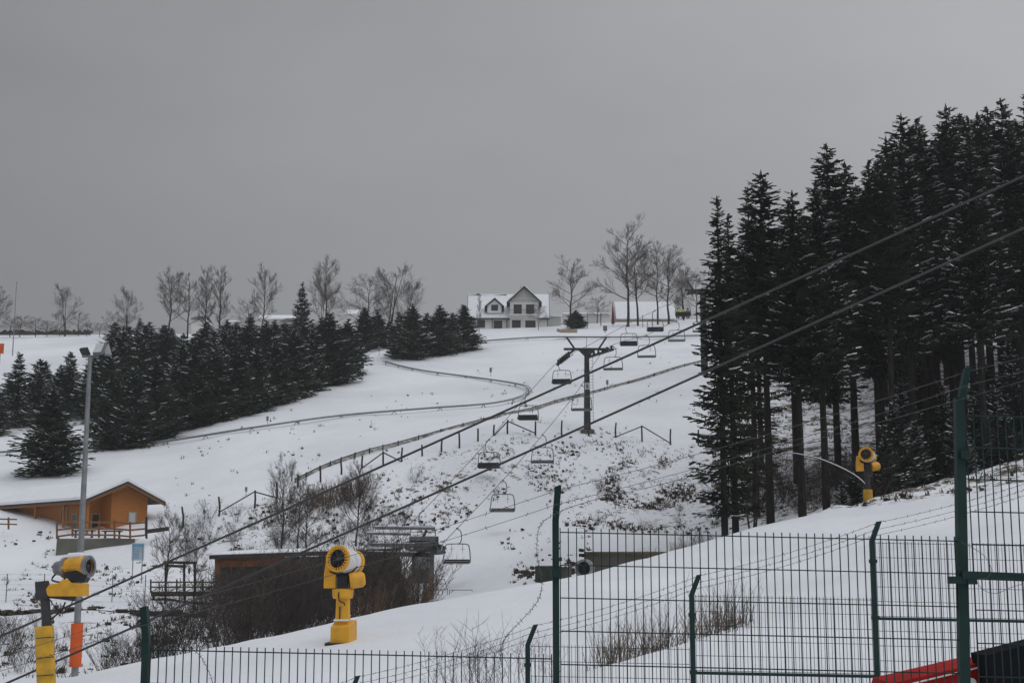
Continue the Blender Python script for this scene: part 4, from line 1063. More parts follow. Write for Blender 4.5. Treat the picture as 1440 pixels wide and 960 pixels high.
# post and rail fence along the brow of the bank
fp = [(257,740,712),(308,725,698),(358,713,689),(390,701,677),(419,686,667),(451,678,655),(480,669,648),(509,660,640),(539,657,634),(565,651,629),(594,643,625),(621,637,616),(646,630,608),(672,623,602),(694,615,597),(714,611,590),(753,611,592),(790,614,591),(828,613,604),(866,616,594),(903,621,598),(943,625,603),(982,626,604)]
braces = [(308,720,358,691),(358,691,390,700),(509,658,539,636),(539,636,565,649),(694,613,714,592),(714,592,753,609),(866,614,903,599),(903,599,943,623)]
fo = thing('slope_fence', 'dark wooden posts with slanting braces along the brow of the bank', 'fence', GP(480, 669, 120, 170)); pos = {}
for i, (px, yb, yt) in enumerate(fp):
    d = D(px, yb, 118, 168); g = G(px, d); pos[px] = d; m = MB(); top = P(px, yt, d)
    m.tube([(g.x, g.y, g.z-.4), (g.x+R.uniform(-.05,.05), g.y, (g.z+top.z)/2), (top.x+R.uniform(-.08, .08), g.y, top.z)], [.10, .095, .085], 7); m.build('post', M_POST, fo, world=True)
for (x1, y1, x2, y2) in braces:
    m = MB(); m.tube([P(x1, y1, pos[x1]), P(x2, y2, pos[x2])], .065, 6); m.build('brace', M_POST, fo, world=True)
# piste marker plates
for i, (px, py, dm, lab) in enumerate([(376,598,150,'small grey marker plate above the track at the centre of the left slope'),(690,530,150,'small striped marker plate below the white house, above the track curve'),(533,500,150,'pale marker plate in the gap between the two spruce groups'),(249,598,150,'thin pale marker stake at the foot of the dark belt'),(854,548,150,'pale marker plate between the lift pylon and the board edging'),(346,697,120,'faint grey marker plate left of the first slanting brace'),(248,742,120,'small white plate with dark top right of the timber hut'),(287,729,120,'small grey plate between the first two fence posts')]):
    d = D(px, py, dm, 260); g = G(px, d); s = d/F
    o = thing('piste_marker', lab, 'marker', g)
    m = MB(); m.beam((0,0,-.3),(0,0,13*s), .05*max(1, s*12)); m.build('stake', M_GALV, o)
    if i != 3: m = MB(); m.box((0,-.06,10*s), (3.4*s,.04,6.5*s)); m.build('plate', M_GALV, o); m = MB(); m.box((0,-.085,11*s), (2.2*s,.02,2.0*s)); m.build('printed_mark', M_GREYST, o)

# ------------------------------------------------------------------ chairlift
def pylon(px, yb, ytop, d, s, label, arms=True, pole_r=(.40, .27)):
    g = G(px, d) if yb is None else P(px, yb, d)
    o = thing('lift_pylon', label, 'pylon', g); H = P(px, ytop, d).z-g.z
    m = MB(); m.box((0,0,-.15), (1.55*s,1.6*s,1.0)); m.build('concrete_base', M_CONCD, o, bevel=.05)
    m = MB(); m.lathe((0,0,.35), (0,0,1), [(0,.62*s),(.12,.62*s),(.14,pole_r[0]*s),(H-.35,pole_r[1]*s)], 16, True); m.build('pole', M_DARKST, o, smooth=False)
    m = MB(); 
    for z in np.arange(1.6, H-.3, .35): m.beam((.40*s,-.12,z),(.40*s+.28,-.12,z), .03)
    m.beam((.40*s+.28,-.12,1.4),(.40*s+.28,-.12,H), .04); m.build('ladder', M_DARKST, o)
    m = MB(); m.box((0,0,H+.02), (5.2*s,.36,.24)); m.hexa([(-.9*s,-.22,H-.15),(.9*s,-.22,H-.15),(.9*s,.22,H-.15),(-.9*s,.22,H-.15),(-1.6*s,-.2,H-.01),(1.6*s,-.2,H-.01),(1.6*s,.2,H-.01),(-1.6*s,.2,H-.01)]) if False else None
    m.prism([Vector((-.3*s,-.17,H-.75)), Vector((.3*s,-.17,H-.75)), Vector((.95*s,-.17,H-.1)), Vector((-.95*s,-.17,H-.1))], (0,.34,0)); m.build('crossarm', M_DARKST, o)
    if arms:
        for k in (-1, 1):
            m = MB(); m.beam((k*1.4*s,0,H+.1),(k*2.25*s,0,H+1.35*s), .2*s,.2*s); m.build('upright_arm', M_DARKST, o)
        m = MB(); m.beam((-2.7*s,0,H+1.42*s),(2.7*s,0,H+1.42*s), .10,.12); m.beam((0,0,H+.1),(0,0,H+1.4*s), .05); m.build('top_rail', M_GREYST, o)
    return o, H
TD = 160
py1, H1 = pylon(826, 609, 491, TD, 1.0, 'dark steel chairlift pylon standing in the middle of the slope')
m = MB(); m.box((0,-.48,5.3), (.52,.04,.75)); pl = m.build('number_plate', M_WHITEP, py1)
m = MB(); m.ring((0,-.515,5.42), (0,1,0), .07,.13,.02,14); m.ring((0,-.515,5.18), (0,1,0), .08,.15,.02,14); m.build('plate_digit', M_BLACK, pl)
def sheaves(par, a, b, n=5, name='sheave_battery'):
    a = Vector(a); b = Vector(b); m = MB(); m.beam(a, b, .18, .30); mw_ = MB(); t = (b-a); up = Vector((0,0,1))
    o = m.build(name, M_DARKST, par)
    for i in range(n):
        c = a.lerp(b, (i+.5)/n)+Vector((0,0,.2)); mw_.lathe(c, (1,0,0), [(-.1,.10),(-.1,.36),(-.04,.32),(.04,.32),(.1,.36),(.1,.10)], 14, True)
    mw_.build('sheaves', M_BLACK, o)
    mr_ = MB(); sd = Vector((.45,0,.1)); mr_.beam(a+sd, b+sd, .06,.06); mr_.beam(a+sd*.5, a+sd, .05); mr_.beam(b+sd*.5, b+sd, .05); mr_.build('catwalk', M_GALV, o)
T0 = P(826, 609, TD)
LP = P(787, 507, TD)-T0; RP = P(853, 490, TD)-T0
sheaves(py1, LP+Vector((-.35,-2.0,-.75)), LP+Vector((1.2,2.0,.95)), 6); sheaves(py1, RP+Vector((-2.3,-1.8,-1.3)), RP+Vector((.9,1.8,.2)), 6)
m = MB(); m.beam(LP+Vector((0,0,.1)), (-1.3,0,H1), .22,.22); m.beam(RP+Vector((0,0,-.2)), (1.3,0,H1), .22,.22); m.build('sheave_bracket', M_DARKST, py1)
py2, H2 = pylon(991, 530, 408, 200, 1.0, 'upper chairlift pylon at the edge of the spruces', True, (.52, .42))
T1_ = P(991, 530, 200); LP2 = P(972, 412, 200)-T1_; RP2 = P(1012, 432, 200)-T1_
sheaves(py2, LP2+Vector((-.8,-1.8,-.5)), LP2+Vector((1.2,1.8,.4)), 5); sheaves(py2, RP2+Vector((-.6,-1.8,-.4)), RP2+Vector((.8,1.8,.4)), 5)
# ropes
RR_ = [(560,825,106),(600,787,110),(652,733,117),(706,676,127),(763,611,139),(812,550,150),(853,490,160),(909,471,170),(951,451,184),(1012,430,200)]
LR_ = [(560,752,108),(585,728,115),(632,679,126),(680,627,136),(720,580,146),(754,541,153),(787,507,160),(830,484,166),(880,457,175),(930,432,187),(972,411,200)]
far_r = [(1060,410,225),(1100,395,250)]; far_l = [(1010,398,218),(1050,388,240)]
rr3 = [P(*p) for p in RR_]; lr3 = [P(*p) for p in LR_]
m = MB(); m.tube(arc(rr3+[P(*p) for p in far_r], 5), .028, 5); single(m, 'haul_rope', M_CABLE, 'right hand steel haul rope of the chairlift', 'rope', loc=rr3[0])
m = MB(); m.tube(arc(lr3+[P(*p) for p in far_l], 5), .028, 5); single(m, 'haul_rope', M_CABLE, 'left hand steel haul rope of the chairlift', 'rope', loc=lr3[0])
def rope_at(tbl, px):
    for i in range(len(tbl)-1):
        if tbl[i][0] <= px <= tbl[i+1][0]:
            t = (px-tbl[i][0])/(tbl[i+1][0]-tbl[i][0]); return P(*[tbl[i][k]*(1-t)+tbl[i+1][k]*t for k in range(3)])
def make_chair(back):
    o = thing('lift_chair', '', 'chairlift chair')
    fw, fh, hd = 1.06, 1.5, 1.25
    m = MB(); sx = 1 if not back else -1
    m.box((0,0,-.02), (.14,.5,.12)); m.tube(arc([(0,0,-.05),(.28*sx,0,-.25),(.36*sx,0,-.8),(.22*sx,0,-1.18),(0,0,-hd)], 5), .045, 6); m.build('hanger', M_GREYST, o)
    z0 = -hd
    m = MB()
    m.tube(arc([(-fw,-.05,z0-fh),(-fw-.02,-.03,z0-fh*.75),(-fw+.08,0,z0-.25),(-fw+.28,0,z0-.03),(-.3,0,z0),(.3,0,z0),(fw-.28,0,z0-.03),(fw-.08,0,z0-.25),(fw+.02,-.03,z0-fh*.75),(fw,-.05,z0-fh)], 4), .045, 6)
    for k in (-1, 1): m.tube([(k*fw,-.05,z0-fh),(k*(fw+.05),-.55,z0-fh),(k*(fw+.03),-.6,z0-fh+.25)], .035, 5)
    m.build('frame', M_GREYST, o)
    for k in (-1, 1):
        m = MB(); m.tube([(k*.45,0,z0),(k*.45,-.02,z0-fh*.5)], .018, 5); m.tube([(k*.45-.18,-.02,z0-fh*.28),(k*.45+.18,-.02,z0-fh*.28)], .014, 4)
        m.build('restraint_bar', M_GREYST, o)
    if back:
        m = MB(); m.hexa([(-fw+.02,-.42,z0-fh-.02),(fw-.02,-.42,z0-fh-.02),(fw-.02,-.34,z0-fh-.02),(-fw+.02,-.34,z0-fh-.02),(-fw+.05,-.56,z0-fh+.46),(fw-.05,-.56,z0-fh+.46),(fw-.05,-.48,z0-fh+.46),(-fw+.05,-.48,z0-fh+.46)]); m.build('backrest', M_SEAT, o, bevel=.03)
        m = MB(); m.box((0,.0,z0-fh+.02), (2*fw-.06,.62,.16)); m.build('seat', M_SEAT, o, bevel=.03)
    else:
        m = MB(); m.box((0,.02,z0-fh+.16), (2*fw-.1,.08,.22)); m.build('backrest', M_SEAT, o, bevel=.02)
        m = MB(); m.box((0,-.26,z0-fh+.03), (2*fw-.04,.5,.16)); m.build('seat', M_SEAT, o, bevel=.03)
        m = MB(); m.box((0,-.3,z0-fh+.125), (2*fw-.2,.36,.02)); m.build('seat_snow', M_SNOW, o)
        m = MB(); m.tube([(-fw,-.5,z0-fh-.07),(fw,-.5,z0-fh-.07)], .045, 5); m.build('footrest', M_GALV, o)
    return o
chF = make_chair(False); chB = make_chair(True); kF = kids(chF); kB = kids(chB)
FR = [(643,'lowest empty chair facing the camera, right of the lift portal'),(707,'empty chair facing the camera, second from the lift portal'),(763,'empty chair facing the camera below the pylon, third from the lift portal'),(818,'empty chair hanging directly left of the pylon shaft'),(862,'empty chair just right of the pylon crossarm'),(909,'empty chair facing the camera, next uphill from the pylon'),(951,'empty chair facing the camera, last whole one before the upper pylon'),(985,'far empty chair half hidden by the upper pylon')]
BK = [(595,'ascending chair half hidden behind the beams of the lift portal'),(688,'ascending chair crossed by the lower cable, its dark back toward the camera'),(743,'ascending chair with dark back below left of the pylon'),(790,'ascending chair with dark back hanging under the left arm of the pylon'),(884,'ascending chair with dark back, first one above the pylon'),(921,'ascending chair with dark back in front of the ridge trees'),(960,'occupied ascending chair carrying people in yellow jackets')]
def place(proto, kk, tbl, lst, first):
    for i, (px, lab) in enumerate(lst):
        o = proto if i == 0 else copy_tree(proto, None, kk)
        o.location = rope_at(tbl, px); o.rotation_euler = (0, 0, rad(-6)); o['label'] = lab; o['group'] = 'chairs of the chairlift'; o['category'] = 'chairlift chair'
        last = o
    return last
place(chF, kF, RR_, FR, True); occ = place(chB, kB, LR_, BK, True)
# riders
def person(loc, rz, label, topm, s=1):
    me = bpy.data.meshes.new('person'); v = [(0,0,0),(0,.02,.25),(0,.0,.48),(0,0,.60),(0,-.02,.70),(0,-.02,.84),
      (.2,0,.50),(.27,-.12,.28),(.2,-.36,.22),(-.2,0,.50),(-.27,-.12,.28),(-.2,-.36,.22),
      (.11,0,0),(.13,-.42,.02),(.13,-.46,-.40),(.13,-.62,-.46),(-.11,0,0),(-.13,-.42,.02),(-.13,-.46,-.40),(-.13,-.62,-.46)]
    e = [(0,1),(1,2),(2,3),(3,4),(4,5),(2,6),(6,7),(7,8),(2,9),(9,10),(10,11),(0,12),(12,13),(13,14),(14,15),(0,16),(16,17),(17,18),(18,19)]
    r_ = [.17,.18,.17,.07,.12,.12,.09,.07,.06,.09,.07,.06,.11,.10,.07,.07,.11,.10,.07,.07]
    me.from_pydata(v, e, []); me.materials.append(topm); o = bpy.data.objects.new('person', me); COL.objects.link(o)
    sk = o.modifiers.new('s', 'SKIN')
    for i, q in enumerate(me.skin_vertices[0].data): q.radius = (r_[i], r_[i])
    me.skin_vertices[0].data[0].use_root = True
    sub = o.modifiers.new('u', 'SUBSURF'); sub.levels = 1; sub.render_levels = 2
    o.location = loc; o.rotation_euler = (0, 0, rz); tag(o, label, 'person', 'riders on the occupied chair')
    hm = MB(); hm.lathe((0,-.02,.70), (0,0,1), [(0,.13),(.08,.15),(.18,.12),(.22,.02)], 12, True); h = hm.build('helmet', M_DARKCL, o)
    lg = MB()
    for k in (-1, 1): lg.tube([(k*.12,0,.0),(k*.14,-.42,.02),(k*.13,-.46,-.42),(k*.13,-.6,-.47)], [.13,.12,.095,.09], 8)
    lg.build('trousers', M_DARKCL, o, smooth=True)
    return o
for i, (dx, mm_) in enumerate(((-.75, M_HIVIS), (.05, M_HIVIS), (.7, mat('violet_jacket', (.30,.24,.40), .8, .1, 5)))):
    person(occ.location+Vector((dx, .0, -2.5)), rad(174), ['rider in yellow jacket on the left of the occupied chair','rider in yellow jacket in the middle of the occupied chair','rider in violet jacket on the right of the occupied chair'][i], mm_)

# lift portal at the bottom
q = P(607, 838, 106); lp = thing('lift_portal', 'grey steel portal with stacked snow lined beams at the foot of the chairlift', 'lift portal', q)
DP = 106
def pb(name, x1, y1, x2, y2, w_=.2, h_=.2, mt=M_GREYST, d1=DP, d2=DP, snow=True):
    m = MB(); a = P(x1, y1, d1); b = P(x2, y2, d2); m.beam(a, b, w_, h_); o = m.build(name, mt, lp, world=True)
    if snow and abs(y1-y2) < 6:
        m = MB(); u = Vector((0, 0, h_/2+.045)); m.beam(a+u, b+u, w_*.8, .08); m.build('snow_line', M_SNOW, o if False else lp, world=True)
pb('column', 607, 842, 608, 757, .30, .34, snow=False); pb('column', 545, 852, 545, 765, .36, .36, d1=109, d2=109, snow=False)
pb('top_beam', 527, 742, 612, 743, .18, .2); pb('beam', 516, 750, 578, 751, .14, .16); pb('beam', 577, 757, 612, 757, .35, .3)
pb('beam', 520, 766, 606, 766, .25, .22, M_GREYST); pb('beam', 577, 773, 600, 773, .25, .15, M_GREYST); pb('beam', 515, 778, 606, 780, .3, .3, M_DARKST); pb('brace', 594, 757, 600, 745, .3, .2, M_DARKST, snow=False)
pb('brace', 582, 781, 613, 767, .3, .25, M_DARKST, snow=False); pb('railing', 577, 748, 612, 748, .05, .05, M_GREYST, snow=False)
m = MB(); m.lathe(P(598, 770, 107.5), (.1, .2, 1), [(-.15,.8),(-.15,1.6),(-.05,1.5),(.05,1.5),(.15,1.6),(.15,.8)], 24, True); m.build('bullwheel', M_DARKST, lp, world=True)
a = P(596, 768, DP-.4); m = MB(); m.hexa([a+Vector(v) for v in ((-.7,-1,-.3),(.7,-1,-.3),(.7,1,.0),(-.7,1,.0),(-.7,-1,.05),(.7,-1,.05),(.7,1,.4),(-.7,1,.4))]); m.build('drive_housing', M_DARKST, lp, world=True)
sheaves(lp, P(612, 776, DP-1)-q, P(615, 762, DP+1)-q, 4)
cab = thing('operator_cabin', 'small grey lift operator cabin under the portal beams', 'cabin', P(596, 822, 109))
m = MB(); m.box(P(595, 795, 109), (1.6, 1.5, 2.6)); m.build('cabin_body', M_GREYST, cab, world=True, bevel=.03)
m = MB(); m.box(P(595, 790, 108.2), (1.3, .03, .9)); m.build('window', M_PALEGL, cab, world=True)
m = MB(); m.box(P(595, 772, 109), (1.8, 1.7, .16)); m.build('roof', M_DARKST, cab, world=True)
# ladder/gate railings next to the portal
gt = thing('metal_stair_railing', 'thin metal gate and stair railing right of the portal column', 'railing', P(620, 842, 104.5))
for (x1, y1, x2, y2) in ((612,815,625,814),(612,821,628,820),(612,829,629,828),(625,814,629,828),(613,800,617,837),(629,828,629,836),(598,829,612,829),(600,838,600,829),(604,838,604,829),(632,829,664,829),(664,829,664,831),(634,833,638,829),(622,836,622,829),(632,836,632,829)):
    m = MB(); m.beam(P(x1, y1, 104.5), P(x2, y2, 104.5), .05); m.build('bar', M_GREYST, gt, world=True)

# ------------------------------------------------------------------ snow guns
def gun_head(parent, c, ax, r=.46, L=.95, barrel=M_WHITEP, rimm=M_YEL):
    c = Vector(c); ax = Vector(ax).normalized()      # c: front rim centre, barrel extends backwards
    m = MB(); m.lathe(c, ax, [(-L,r*.86),(-L*.7,r*.97),(-L*.3,r*.99),(-.06,r*.99),(-.06,r*.88),(-L*.6,r*.7)], 36); b = m.build('barrel', barrel, parent, smooth=True)
    m = MB(); m.ring(c, ax, r*.88, r*1.05, .10, 36); m.build('front_rim', rimm, parent)
    m = MB(); m.ring(c-ax*L, ax, r*.55, r*1.0, .14, 36); m.build('rear_rim', rimm, parent)
    m = MB(); m.lathe(c-ax*.10, ax, [(-.02,.001),(-.02,r*.88),(0,r*.88),(0,.001)], 30); m.build('fan_screen', M_BLACK, parent)
    u = ax.cross(Vector((0, 0, 1))).normalized(); v = u.cross(ax); m = MB()
    for k in range(22):
        a = 6.283*k/22; p = c+(u*math.cos(a)+v*math.sin(a))*r*.88; m.beam(p+ax*.05, p+ax*.05-(u*math.cos(a)+v*math.sin(a))*.07, .035, .05)
    m.build('nozzle_ring', rimm, parent)
    m = MB()
    for k in range(7):
        a = 6.283*k/7+.2; p = (u*math.cos(a)+v*math.sin(a)); t2 = (-u*math.sin(a)+v*math.cos(a))
        m.quad(c-ax*.08+p*.06+t2*.03, c-ax*.08+p*r*.75+t2*.10, c-ax*.05+p*r*.75-t2*.05, c-ax*.05+p*.06-t2*.03)
    m.lathe(c-ax*.04, ax, [(-.04,.09),(.04,.08),(.08,.02)], 12, True); m.build('fan_blades', M_DARKST, parent)
    m = MB(); m.beam(c-ax*.08+u*r*.98, c-ax*(L-.05)+u*r*.95, .07, .10); m.beam(c-ax*.08+v*r*.98, c-ax*(L-.05)+v*r*.93, .05, .05); m.build('side_strap', M_YEL, parent)
def tower_gun(loc, rz, label, tall_pole=False, sc=1):
    o = thing('snow_cannon', label, 'snow cannon', loc, rz); o.scale = (sc,)*3
    if not tall_pole:
        m = MB(); m.hexa([(-.34,-.40,0),(.30,-.55,0),(.46,.30,0),(-.28,.40,0),(-.34,-.40,.60),(.30,-.55,.62),(.46,.30,.80),(-.28,.40,.78)]); m.build('base_box', M_YEL, o, bevel=.03)
        m = MB(); m.box((0,0,.04), (1.0,1.15,.08)); m.build('ground_plate', M_BLACK, o)
        m = MB(); m.box((-.02,-.02,.80), (.5,.5,.06)); m.build('snow_cap', M_SNOW, o, bevel=.02)
        m = MB(); m.hexa([(-.22,-.2,.6),(.22,-.2,.6),(.24,.25,.6),(-.2,.25,.6),(-.2,-.18,1.62),(.22,-.18,1.62),(.22,.2,1.62),(-.2,.2,1.62)]); m.build('column', M_YEL, o, bevel=.03)
        m = MB(); m.tube([(-.06,-.23,1.25),(-.06,-.23,.85)], .025, 6); m.build('slot', M_DARKST, o)
    else:
        m = MB(); m.tube([(0,0,-.5),(0,0,1.9)], .16, 12); m.build('column', M_DARKST, o)
        m = MB(); m.lathe((0,0,-.1), (0,0,1), [(0,.24),(0,.27),(.85,.27),(.85,.17)], 14, False); m.build('padding', M_YELPAD, o)
    m = MB(); m.lathe((0,0,1.5), (0,0,1), [(0,.30),(.05,.34),(.30,.36),(.33,.30)] if not tall_pole else [(0,.16),(.3,.18)], 18, True); m.build('collar', M_YEL if not tall_pole else M_DARKST, o)
    m = MB(); m.box((0,-.05,1.98), (.34,.4,.55)); m.prism([Vector((-.50,-.12,2.55)), Vector((.50,-.12,2.55)), Vector((.18,-.12,2.2)), Vector((-.18,-.12,2.2))], (0,.35,0)); m.build('swivel_fork', M_BLACK, o, bevel=.02)
    m = MB(); m.prism([Vector((-.62,-.2,1.84)), Vector((-.22,-.2,1.84)), Vector((-.22,-.2,2.28)), Vector((-.42,-.2,2.35)), Vector((-.48,-.2,2.75)), Vector((-.56,-.2,2.75)), Vector((-.62,-.2,2.30))], (0,.4,0)); m.build('left_housing', M_YEL, o, bevel=.02)
    m = MB(); m.lathe((.22,-.15,2.08), (1,.25,.12), [(0,.24),(.1,.27),(.45,.25),(.52,.18)], 20, True); m.build('motor_housing', M_YEL, o)
    m = MB(); m.tube(arc([(-.08,-.25,1.9),(-.1,-.36,1.6),(-.05,-.34,1.42),(.08,-.3,1.36),(.1,-.3,1.28)], 5), .022, 6); m.build('hose', M_BLACK, o)
    gun_head(o, (-.13,-.45,2.80), (-.42,-.88,.12), .42, .95)
    return o
g1 = G(480, 48); tower_gun((g1.x+.02, g1.y, P(480, 906, 48).z), 0, 'yellow pedestal snow cannon with white barrel in the middle of the near mound')
g3 = P(1221, 706, 84.5); tower_gun((g3.x, g3.y, g3.z), 0, 'smaller looking yellow snow cannon on a padded post at the forest edge', True, 1.0)
# left gun on a mast
gm = P(64, 960, 47); gm.z = ground(gm.x, 47)
lg_ = thing('snow_cannon', 'yellow snow cannon on a mast with yellow padding at lower left', 'snow cannon', gm)
def w2(px, py, dd=0): v = P(px, py, 47+dd); return v
m = MB(); m.tube([(gm.x, 47, gm.z-.3), w2(66, 880), w2(62, 826)], [.17,.16,.15], 12); m.build('mast', M_DARKST, lg_, world=True)
m = MB(); a, b = w2(67, 965, -.2), w2(62, 880, -.2)
m.beam((a.x+.0, 46.75, gm.z), b, .54, .34, up=(0, 1, 0)); m.build('padding', M_YELPAD, lg_, world=True, bevel=.05)
for yy in (897, 925, 950):
    m = MB(); m.beam(w2(51, yy, -.46), w2(76, yy-2, -.46), .02, .03); m.build('padding_strap', M_DARKST, lg_, world=True)
m = MB(); m.prism([w2(49, 818, -.2), w2(63, 816, -.2), w2(66, 826, -.2), w2(68, 838, -.2), w2(60, 842, -.2), w2(50, 844, -.2)], (0, .4, 0)); m.build('mast_bracket', M_DARKST, lg_, world=True)
m = MB(); m.beam(w2(62, 836), w2(106, 841), .14, .16); m.beam(w2(62, 828, .1), w2(68, 836, .1), .1, .2); m.build('swing_arm', M_DARKST, lg_, world=True)
m = MB(); m.prism([w2(66, 836, -.3), w2(64, 828, -.3), w2(69, 821, -.3), w2(82, 819, -.3), w2(88, 814, -.3), w2(96, 815, -.3), w2(100, 819, -.3), w2(118, 820, -.3), w2(118, 838, -.3), w2(68, 838, -.3)], (0, .6, 0)); m.build('lower_housing', M_YEL, lg_, world=True, bevel=.03)
m = MB(); m.prism([w2(89, 804, -.25), w2(110, 801, -.25), w2(122, 808, -.25), w2(118, 819, -.25), w2(104, 818, -.25), w2(92, 812, -.25)], (0, .5, 0)); m.build('belly', M_BLACK, lg_, world=True, bevel=.03)
hc = w2(124.5, 796)-gm
gun_head(lg_, hc, (.95, -.31, .05), .345, .84, M_YEL, M_GALV)
m = MB(); bx = Vector((.95, -.31, .05)).normalized(); m.lathe(hc-bx*.98, bx, [(-.28,.12),(-.25,.22),(0,.26),(.1,.30)], 18, True); m.build('fan_motor', M_GALV, lg_)
m = MB(); m.tube(arc([hc-bx*1.1+Vector((0,-.1,-.1)), hc-bx*1.35+Vector((0,-.1,-.35)), hc-bx*1.0+Vector((0,-.1,-.45)), hc-bx*.8+Vector((0,-.1,-.3))], 5), .03, 6); m.build('hose', M_BLACK, lg_)
m = MB(); m.tube(arc([w2(70, 842), w2(76, 851), w2(88, 862), w2(97, 855), w2(103, 842)], 5), .018, 5); m.tube(arc([w2(92, 846), w2(86, 858), w2(70, 872), w2(66, 880)], 5), .03, 5); m.build('cable_loop', M_BLACK, lg_, world=True)
m = MB(); s0 = hc-bx*.5+Vector((0,0,.36)); m.lathe(s0, bx, [(-.3,.02),(-.25,.12),(.25,.12),(.3,.02)], 10, True); m.build('snow_cap', M_SNOW, lg_)

# floodlight mast
fb = G(106, 55); fl_ = thing('floodlight_mast', 'tall grey floodlight mast with orange padding at its foot', 'floodlight', fb)
tp = P(127, 501, 55); xx = P(106, 930, 55).x; fb.x = xx; fl_.location = (xx, 55, ground(xx, 55)); ft = tp.z
m = MB(); m.tube([(xx, 55, fl_.location.z-.3), (xx, 55, (ft+fl_.location.z)/2), (xx, 55, ft)], [.135, .11, .075], 14); m.build('pole', M_GALV, fl_, world=True)
m = MB(); a = P(106, 937, 55); b = P(106, 876, 55); m.lathe((xx, 55, a.z), (0, 0, 1), [(0,.15),(0,.225),(b.z-a.z,.225),(b.z-a.z,.15)], 16); m.build('padding', M_ORPAD, fl_, world=True)
pxo = xx
def fv(dx, dy, dz): return Vector((pxo+dx, 55+dy, ft+dz))
m = MB(); m.beam(fv(-.3,0,0), fv(.35,0,0), .09, .09); m.build('crossbar', M_GREYST, fl_, world=True)
Mh = Matrix.Rotation(rad(-22), 3, 'Z') @ Matrix.Rotation(rad(-28), 3, 'X')
m = MB(); m.box(fv(.38,-.05,.28), (.44,.14,.52), Mh); hd_ = m.build('lamp_housing', M_GREYST, fl_, world=True, bevel=.03)
m = MB(); m.box(fv(.38,-.05,.28)+Mh @ Vector((0,-.085,0)), (.36,.03,.42), Mh); m.build('lamp_glass', M_LUM, fl_, world=True)
Mh2 = Matrix.Rotation(rad(55), 3, 'Z') @ Matrix.Rotation(rad(-25), 3, 'X')
m = MB(); m.box(fv(.60,.10,.27), (.34,.12,.5), Mh2); m.build('lamp_housing', M_GALV, fl_, world=True, bevel=.03)
Mh3 = Matrix.Rotation(rad(150), 3, 'Z') @ Matrix.Rotation(rad(-35), 3, 'X')
m = MB(); m.box(fv(-.24,.1,.2), (.38,.14,.34), Mh3); m.build('lamp_housing', M_DARKST, fl_, world=True, bevel=.03)

# bent snow-covered sapling near the forest gun
pts = [P(1217,686,86),(P(1214,678,86.5)),P(1195,664,87),P(1160,648,88),P(1130,640,89),P(1108,637,90),P(1095,640,91)]
o = thing('bent_sapling', 'thin snow laden sapling arching left from the forest edge snow cannon', 'sapling', P(1217, 706, 86)); cvp = arc([P(1217,706,86)]+pts, 5)
m = MB(); m.tube(cvp, [.06*(1-.7*i/len(cvp)) for i in range(len(cvp))], 5)
m.tube([cvp[18], P(1165,666,88), P(1150,680,88)], [.02,.015,.01], 4); m.build('stem', M_TWIGD, o, world=True)
m = MB(); m.tube([p+Vector((0,-.02,.04)) for p in cvp[8:]], [.036*(1-.5*i/len(cvp[8:])) for i in range(len(cvp[8:]))], 5); m.build('snow_on_branches', M_SNOW, o, world=True)

# retaining wall, culvert and box in the hollow behind the mound
a, b = P(822, 776, 87), P(942, 776, 87)
m = MB(); m.prism([P(822,776,86), P(940,777,88), P(945,790,88), P(822,822,86)], (0,.5,0)); single(m, 'retaining_wall', M_CONCD, 'dark stained concrete wall behind the near mound, right of the round pipe mouth', 'wall', loc=P(870,800,86.5))
m = MB(); m.hexa([P(820,776,86)+Vector((0,-.1,0)), P(942,777,88)+Vector((0,-.1,0)), P(980,750,96), P(822,750,96), P(820,773,86)+Vector((0,-.1,0)), P(942,774,88)+Vector((0,-.1,0)), P(980,748,96), P(820,748,96)]) if False else None
m = MB(); 
for k in range(70):
    px = 822+k*1.72; q = P(px, 775.5, 85.9+k*.028); m.tube([q, q+Vector((R.uniform(-.03,.03), -.05, -R.uniform(.06,.22)))], [.05,.02], 4)
single(m, 'dead_grass_fringe', M_GRASS, 'dead grass hanging over the top of the dark concrete wall', 'grass', kind='stuff')
o = thing('concrete_pipe', 'round concrete pipe mouth beside the dark retaining wall', 'pipe', P(822, 812, 85.3)); cc = P(822, 799, 85.3); ax = Vector((-.35,-.93,0))
m = MB(); m.ring(cc, ax, .42, .55, .5, 28); m.build('pipe_wall', M_PVC, o, world=True)
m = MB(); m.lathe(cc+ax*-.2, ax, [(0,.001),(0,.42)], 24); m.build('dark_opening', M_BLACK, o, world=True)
m = MB()
for k in range(6): a_ = k*1.05; u = ax.cross(Vector((0,0,1))); m.beam(cc+ax*.1, cc+ax*.1+(u*math.cos(a_)+Vector((0,0,1))*math.sin(a_))*.42, .03)
m.build('grate', M_DARKST, o, world=True)
q = P(775, 812, 84); o = thing('dark_green_box', 'dark green box with snow on top left of the round pipe mouth', 'box', q, rad(-14))
m = MB(); m.box((-.15,0,.2), (1.45,.8,.95)); m.build('box_body', mat('dark_green_panel', (.035,.05,.038), .6, .2, 3), o, bevel=.03)
m = MB(); m.box((.85,.25,.25), (.5,.7,.75)); m.build('grey_end', M_CONCD, o, bevel=.02)
m = MB(); m.box((.1,0,.72), (1.9,.7,.10)); m.build('snow_cap', M_SNOW, o, bevel=.04)
m = MB()
